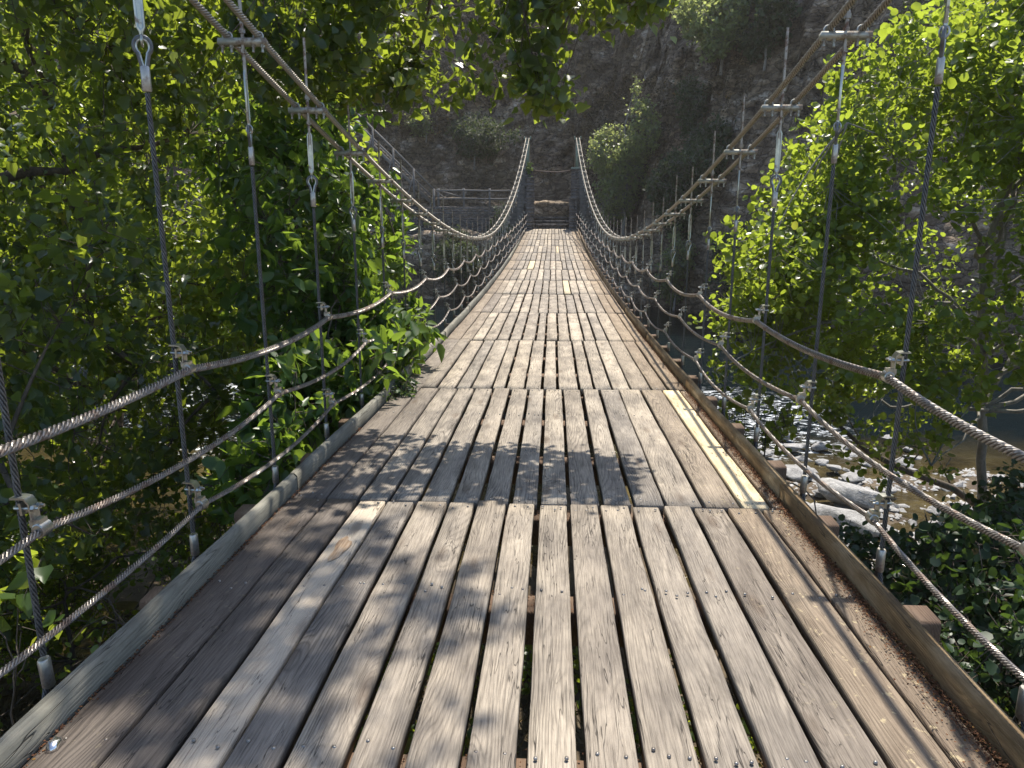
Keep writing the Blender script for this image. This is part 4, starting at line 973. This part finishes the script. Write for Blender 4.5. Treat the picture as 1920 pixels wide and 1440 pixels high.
# ------------------------------------------------------------------ river rocks
def rock_mesh(seed, flat):
    r = np.random.default_rng(seed); n = 12; m = 18
    V = []
    for a in range(n + 1):
        for c in range(m):
            th = math.pi * a / n; ph = 2 * math.pi * c / m; V.append([math.sin(th) * math.cos(ph), math.sin(th) * math.sin(ph), math.cos(th)])
    V = np.array(V)
    for _ in range(13):   # facets cut by planes
        d = r.normal(size=3); d /= np.linalg.norm(d); lim = r.uniform(.42, .8); s = V @ d; V -= np.maximum(s - lim, 0)[:, None] * d[None]
    V *= 1 + .09 * fbm(V * 2.5, 3, seed)[:, None]; V *= [1, .72, flat]
    q = []
    for a in range(n):
        for c in range(m): q.append([a * m + c, (a + 1) * m + c, (a + 1) * m + (c + 1) % m, a * m + (c + 1) % m])
    return raw_mesh('boulder', V, [np.array(q)], m_boulder)
RM = [rock_mesh(200 + k, f) for k, f in enumerate((.5, .42, .6, .35, .5, .3))]
r = np.random.default_rng(33)
def pixz(px, py, z):
    cp, sp = math.cos(PITCH), math.sin(PITCH)
    F = np.array([-math.sin(YAW) * cp, math.cos(YAW) * cp, -sp]); Rr = np.array([math.cos(YAW), math.sin(YAW), 0]); U = np.cross(Rr, F)
    dd = F + Rr * (px - 960) / FPX - U * (py - 720) / FPX; t = (z - 1.55) / dd[2]; return np.array([.095, 0, 1.55]) + dd * t
big = [(1500, 873, .62, 'large pale flat topped boulder with a dark underside in the shallows'), (1485, 825, .42, 'angular grey boulder behind the flat topped one'), (1468, 803, .34, 'rounded grey boulder at the water edge nearest the riffle'),
       (1506, 820, .22, 'small round stone touching the angular boulder'), (1600, 922, .95, 'long low slab of grey rock in front of the pebbles'), (1590, 960, .85, 'lower long slab of grey rock closest to the right kerb'),
       (1604, 882, .36, 'smooth white boulder between the long slab and the bush'), (1562, 862, .32, 'dark sided boulder right of the flat topped one'), (1540, 822, .30, 'pale boulder at the foot of the alder'), (1666, 806, .28, 'lone stone standing in the brown shallows'),
       (1430, 880, .26, 'pale stone beside the second beam end'), (1545, 905, .28, 'rounded stone left of the long slab'), (1440, 835, .3, 'broad grey stone beside the third right hanger'), (1660, 905, .4, 'grey boulder half hidden by the dark bush')]
for k, (px, py, s, lab) in enumerate(big):
    p = pixz(px, py + 8, -3.75); s *= .8; o = link('boulder', RM[k % 6], None, (p[0], p[1], -3.86 + s * .12), (r.uniform(-.15, .15), r.uniform(-.15, .15), r.uniform(-.5, .5)))
    o.scale = (s, s, s); tag(o, lab, 'boulder', 'boulders on the right shore')
for k in range(260):
    x = r.uniform(4.2, 8.2); y = r.uniform(10.4, 17.3); s = .07 + .25 * r.random() ** 2.2
    o = link('river_stone', RM[k % 6], None, (x, y, max(hz(x, y), -3.99) + s * .12), (r.uniform(-.3, .3), r.uniform(-.3, .3), r.uniform(0, 6.3))); o.scale = (s, s, s * r.uniform(.8, 1.2))
    tag(o, 'one of the many small pale stones strewn between the boulders on the right shore', 'stone', 'small stones strewn on the right shore')
# shingle: countless
n = 6000; X = r.uniform(2.2, 9.5, n); Y = r.uniform(8.6, 17.5, n); Z = terr(X, Y); Tt, Fq = np.array([[1, 0, 0], [0, .8, 0], [-1, 0, 0], [0, -.8, 0], [0, 0, .55], [.1, .1, -.4]]), np.array([[0, 1, 4], [1, 2, 4], [2, 3, 4], [3, 0, 4]])
S = r.uniform(.02, .08, n); a = r.uniform(0, 6.28, n); jt = r.uniform(.7, 1.3, (n, 6, 3)); T3 = Tt[None] * jt * S[:, None, None]
ca, sa = np.cos(a)[:, None], np.sin(a)[:, None]; VV = np.stack([T3[..., 0] * ca - T3[..., 1] * sa, T3[..., 0] * sa + T3[..., 1] * ca, T3[..., 2]], -1) + np.stack([X, Y, Z], -1)[:, None, :]
tag(link('shingle', raw_mesh('shingle', VV.reshape(-1, 3), [(np.arange(n)[:, None, None] * 6 + Fq[None]).reshape(-1, 3)], m_boulder)), 'grey river shingle between the boulders on the right shore', 'gravel', kind='stuff')
# dead leaning branch over the shallows
mb = MB(); P = np.array([[3.6, 9.6, -1.1], [4.3, 10.0, -1.7], [5.0, 10.4, -2.1], [5.9, 10.8, -2.5], [6.8, 11.2, -3.1]]); mb.tube(P, [.02, .035, .045, .05, .06], 8)
for a, b_ in (((4.3, 10, -1.7), (4.0, 10.4, -1.1)), ((5.0, 10.4, -2.1), (5.3, 10.1, -1.4)), ((5.9, 10.8, -2.5), (5.7, 11.2, -1.9))): mb.cyl(a, b_, .014, 6, .005)
tag(mb.build('fallen_branch', m_bark), 'dark bare branch leaning over the brown shallows under the alder', 'branch')

# ------------------------------------------------------------------ haze in the valley air
m_haze = bpy.data.materials.new('valley_haze'); m_haze.use_nodes = True; n = m_haze.node_tree.nodes; l = m_haze.node_tree.links
for x in list(n): n.remove(x)
out = n.new('ShaderNodeOutputMaterial'); pv = n.new('ShaderNodeVolumePrincipled'); l.new(pv.outputs[0], out.inputs['Volume'])
pv.inputs['Color'].default_value = (1, .96, .9, 1); pv.inputs['Density'].default_value = .00045; pv.inputs['Anisotropy'].default_value = .3
mb = MB(); mb.box((0, 42.5, 18), (142, 139, 48)); hzo = tag(mb.build('haze', m_haze), 'thin bright haze hanging in the valley air', 'haze', kind='stuff')

r = np.random.default_rng(95)
n = 60000; X = r.uniform(-22, 26, n); Y = r.uniform(40, 68, n); Z = terr(X, Y)
msk = (fbm(np.stack([X * .22, Z * .3, 0 * X], -1), 3, 17) > .12) & (Z > 1.6); X, Y, Z = X[msk], Y[msk], Z[msk]; n = len(X)
C = np.stack([X, Y - r.uniform(.1, .7, n), Z + r.uniform(0, .5, n)], -1)
per = 5; P = (C[:, None] + r.normal(0, .16, (n, per, 3))).reshape(-1, 3); m_ = len(P)
m_scrub = leaf_mat('brown_scrub', (.045, .035, .022), (.12, .095, .055), (.10, .085, .04), .3, .8, .1)
tag(link('hillside_scrub', leaf_mesh('hillside_scrub', P, r.normal(size=(m_, 3)) + [0, -.3, .5], r.normal(size=(m_, 3)), r.uniform(.05, .16, m_), 'quad', m_scrub, np.repeat(r.random(n), per), 95)), 'low brown and olive scrub covering parts of the rocky hillside', 'scrub', kind='stuff')
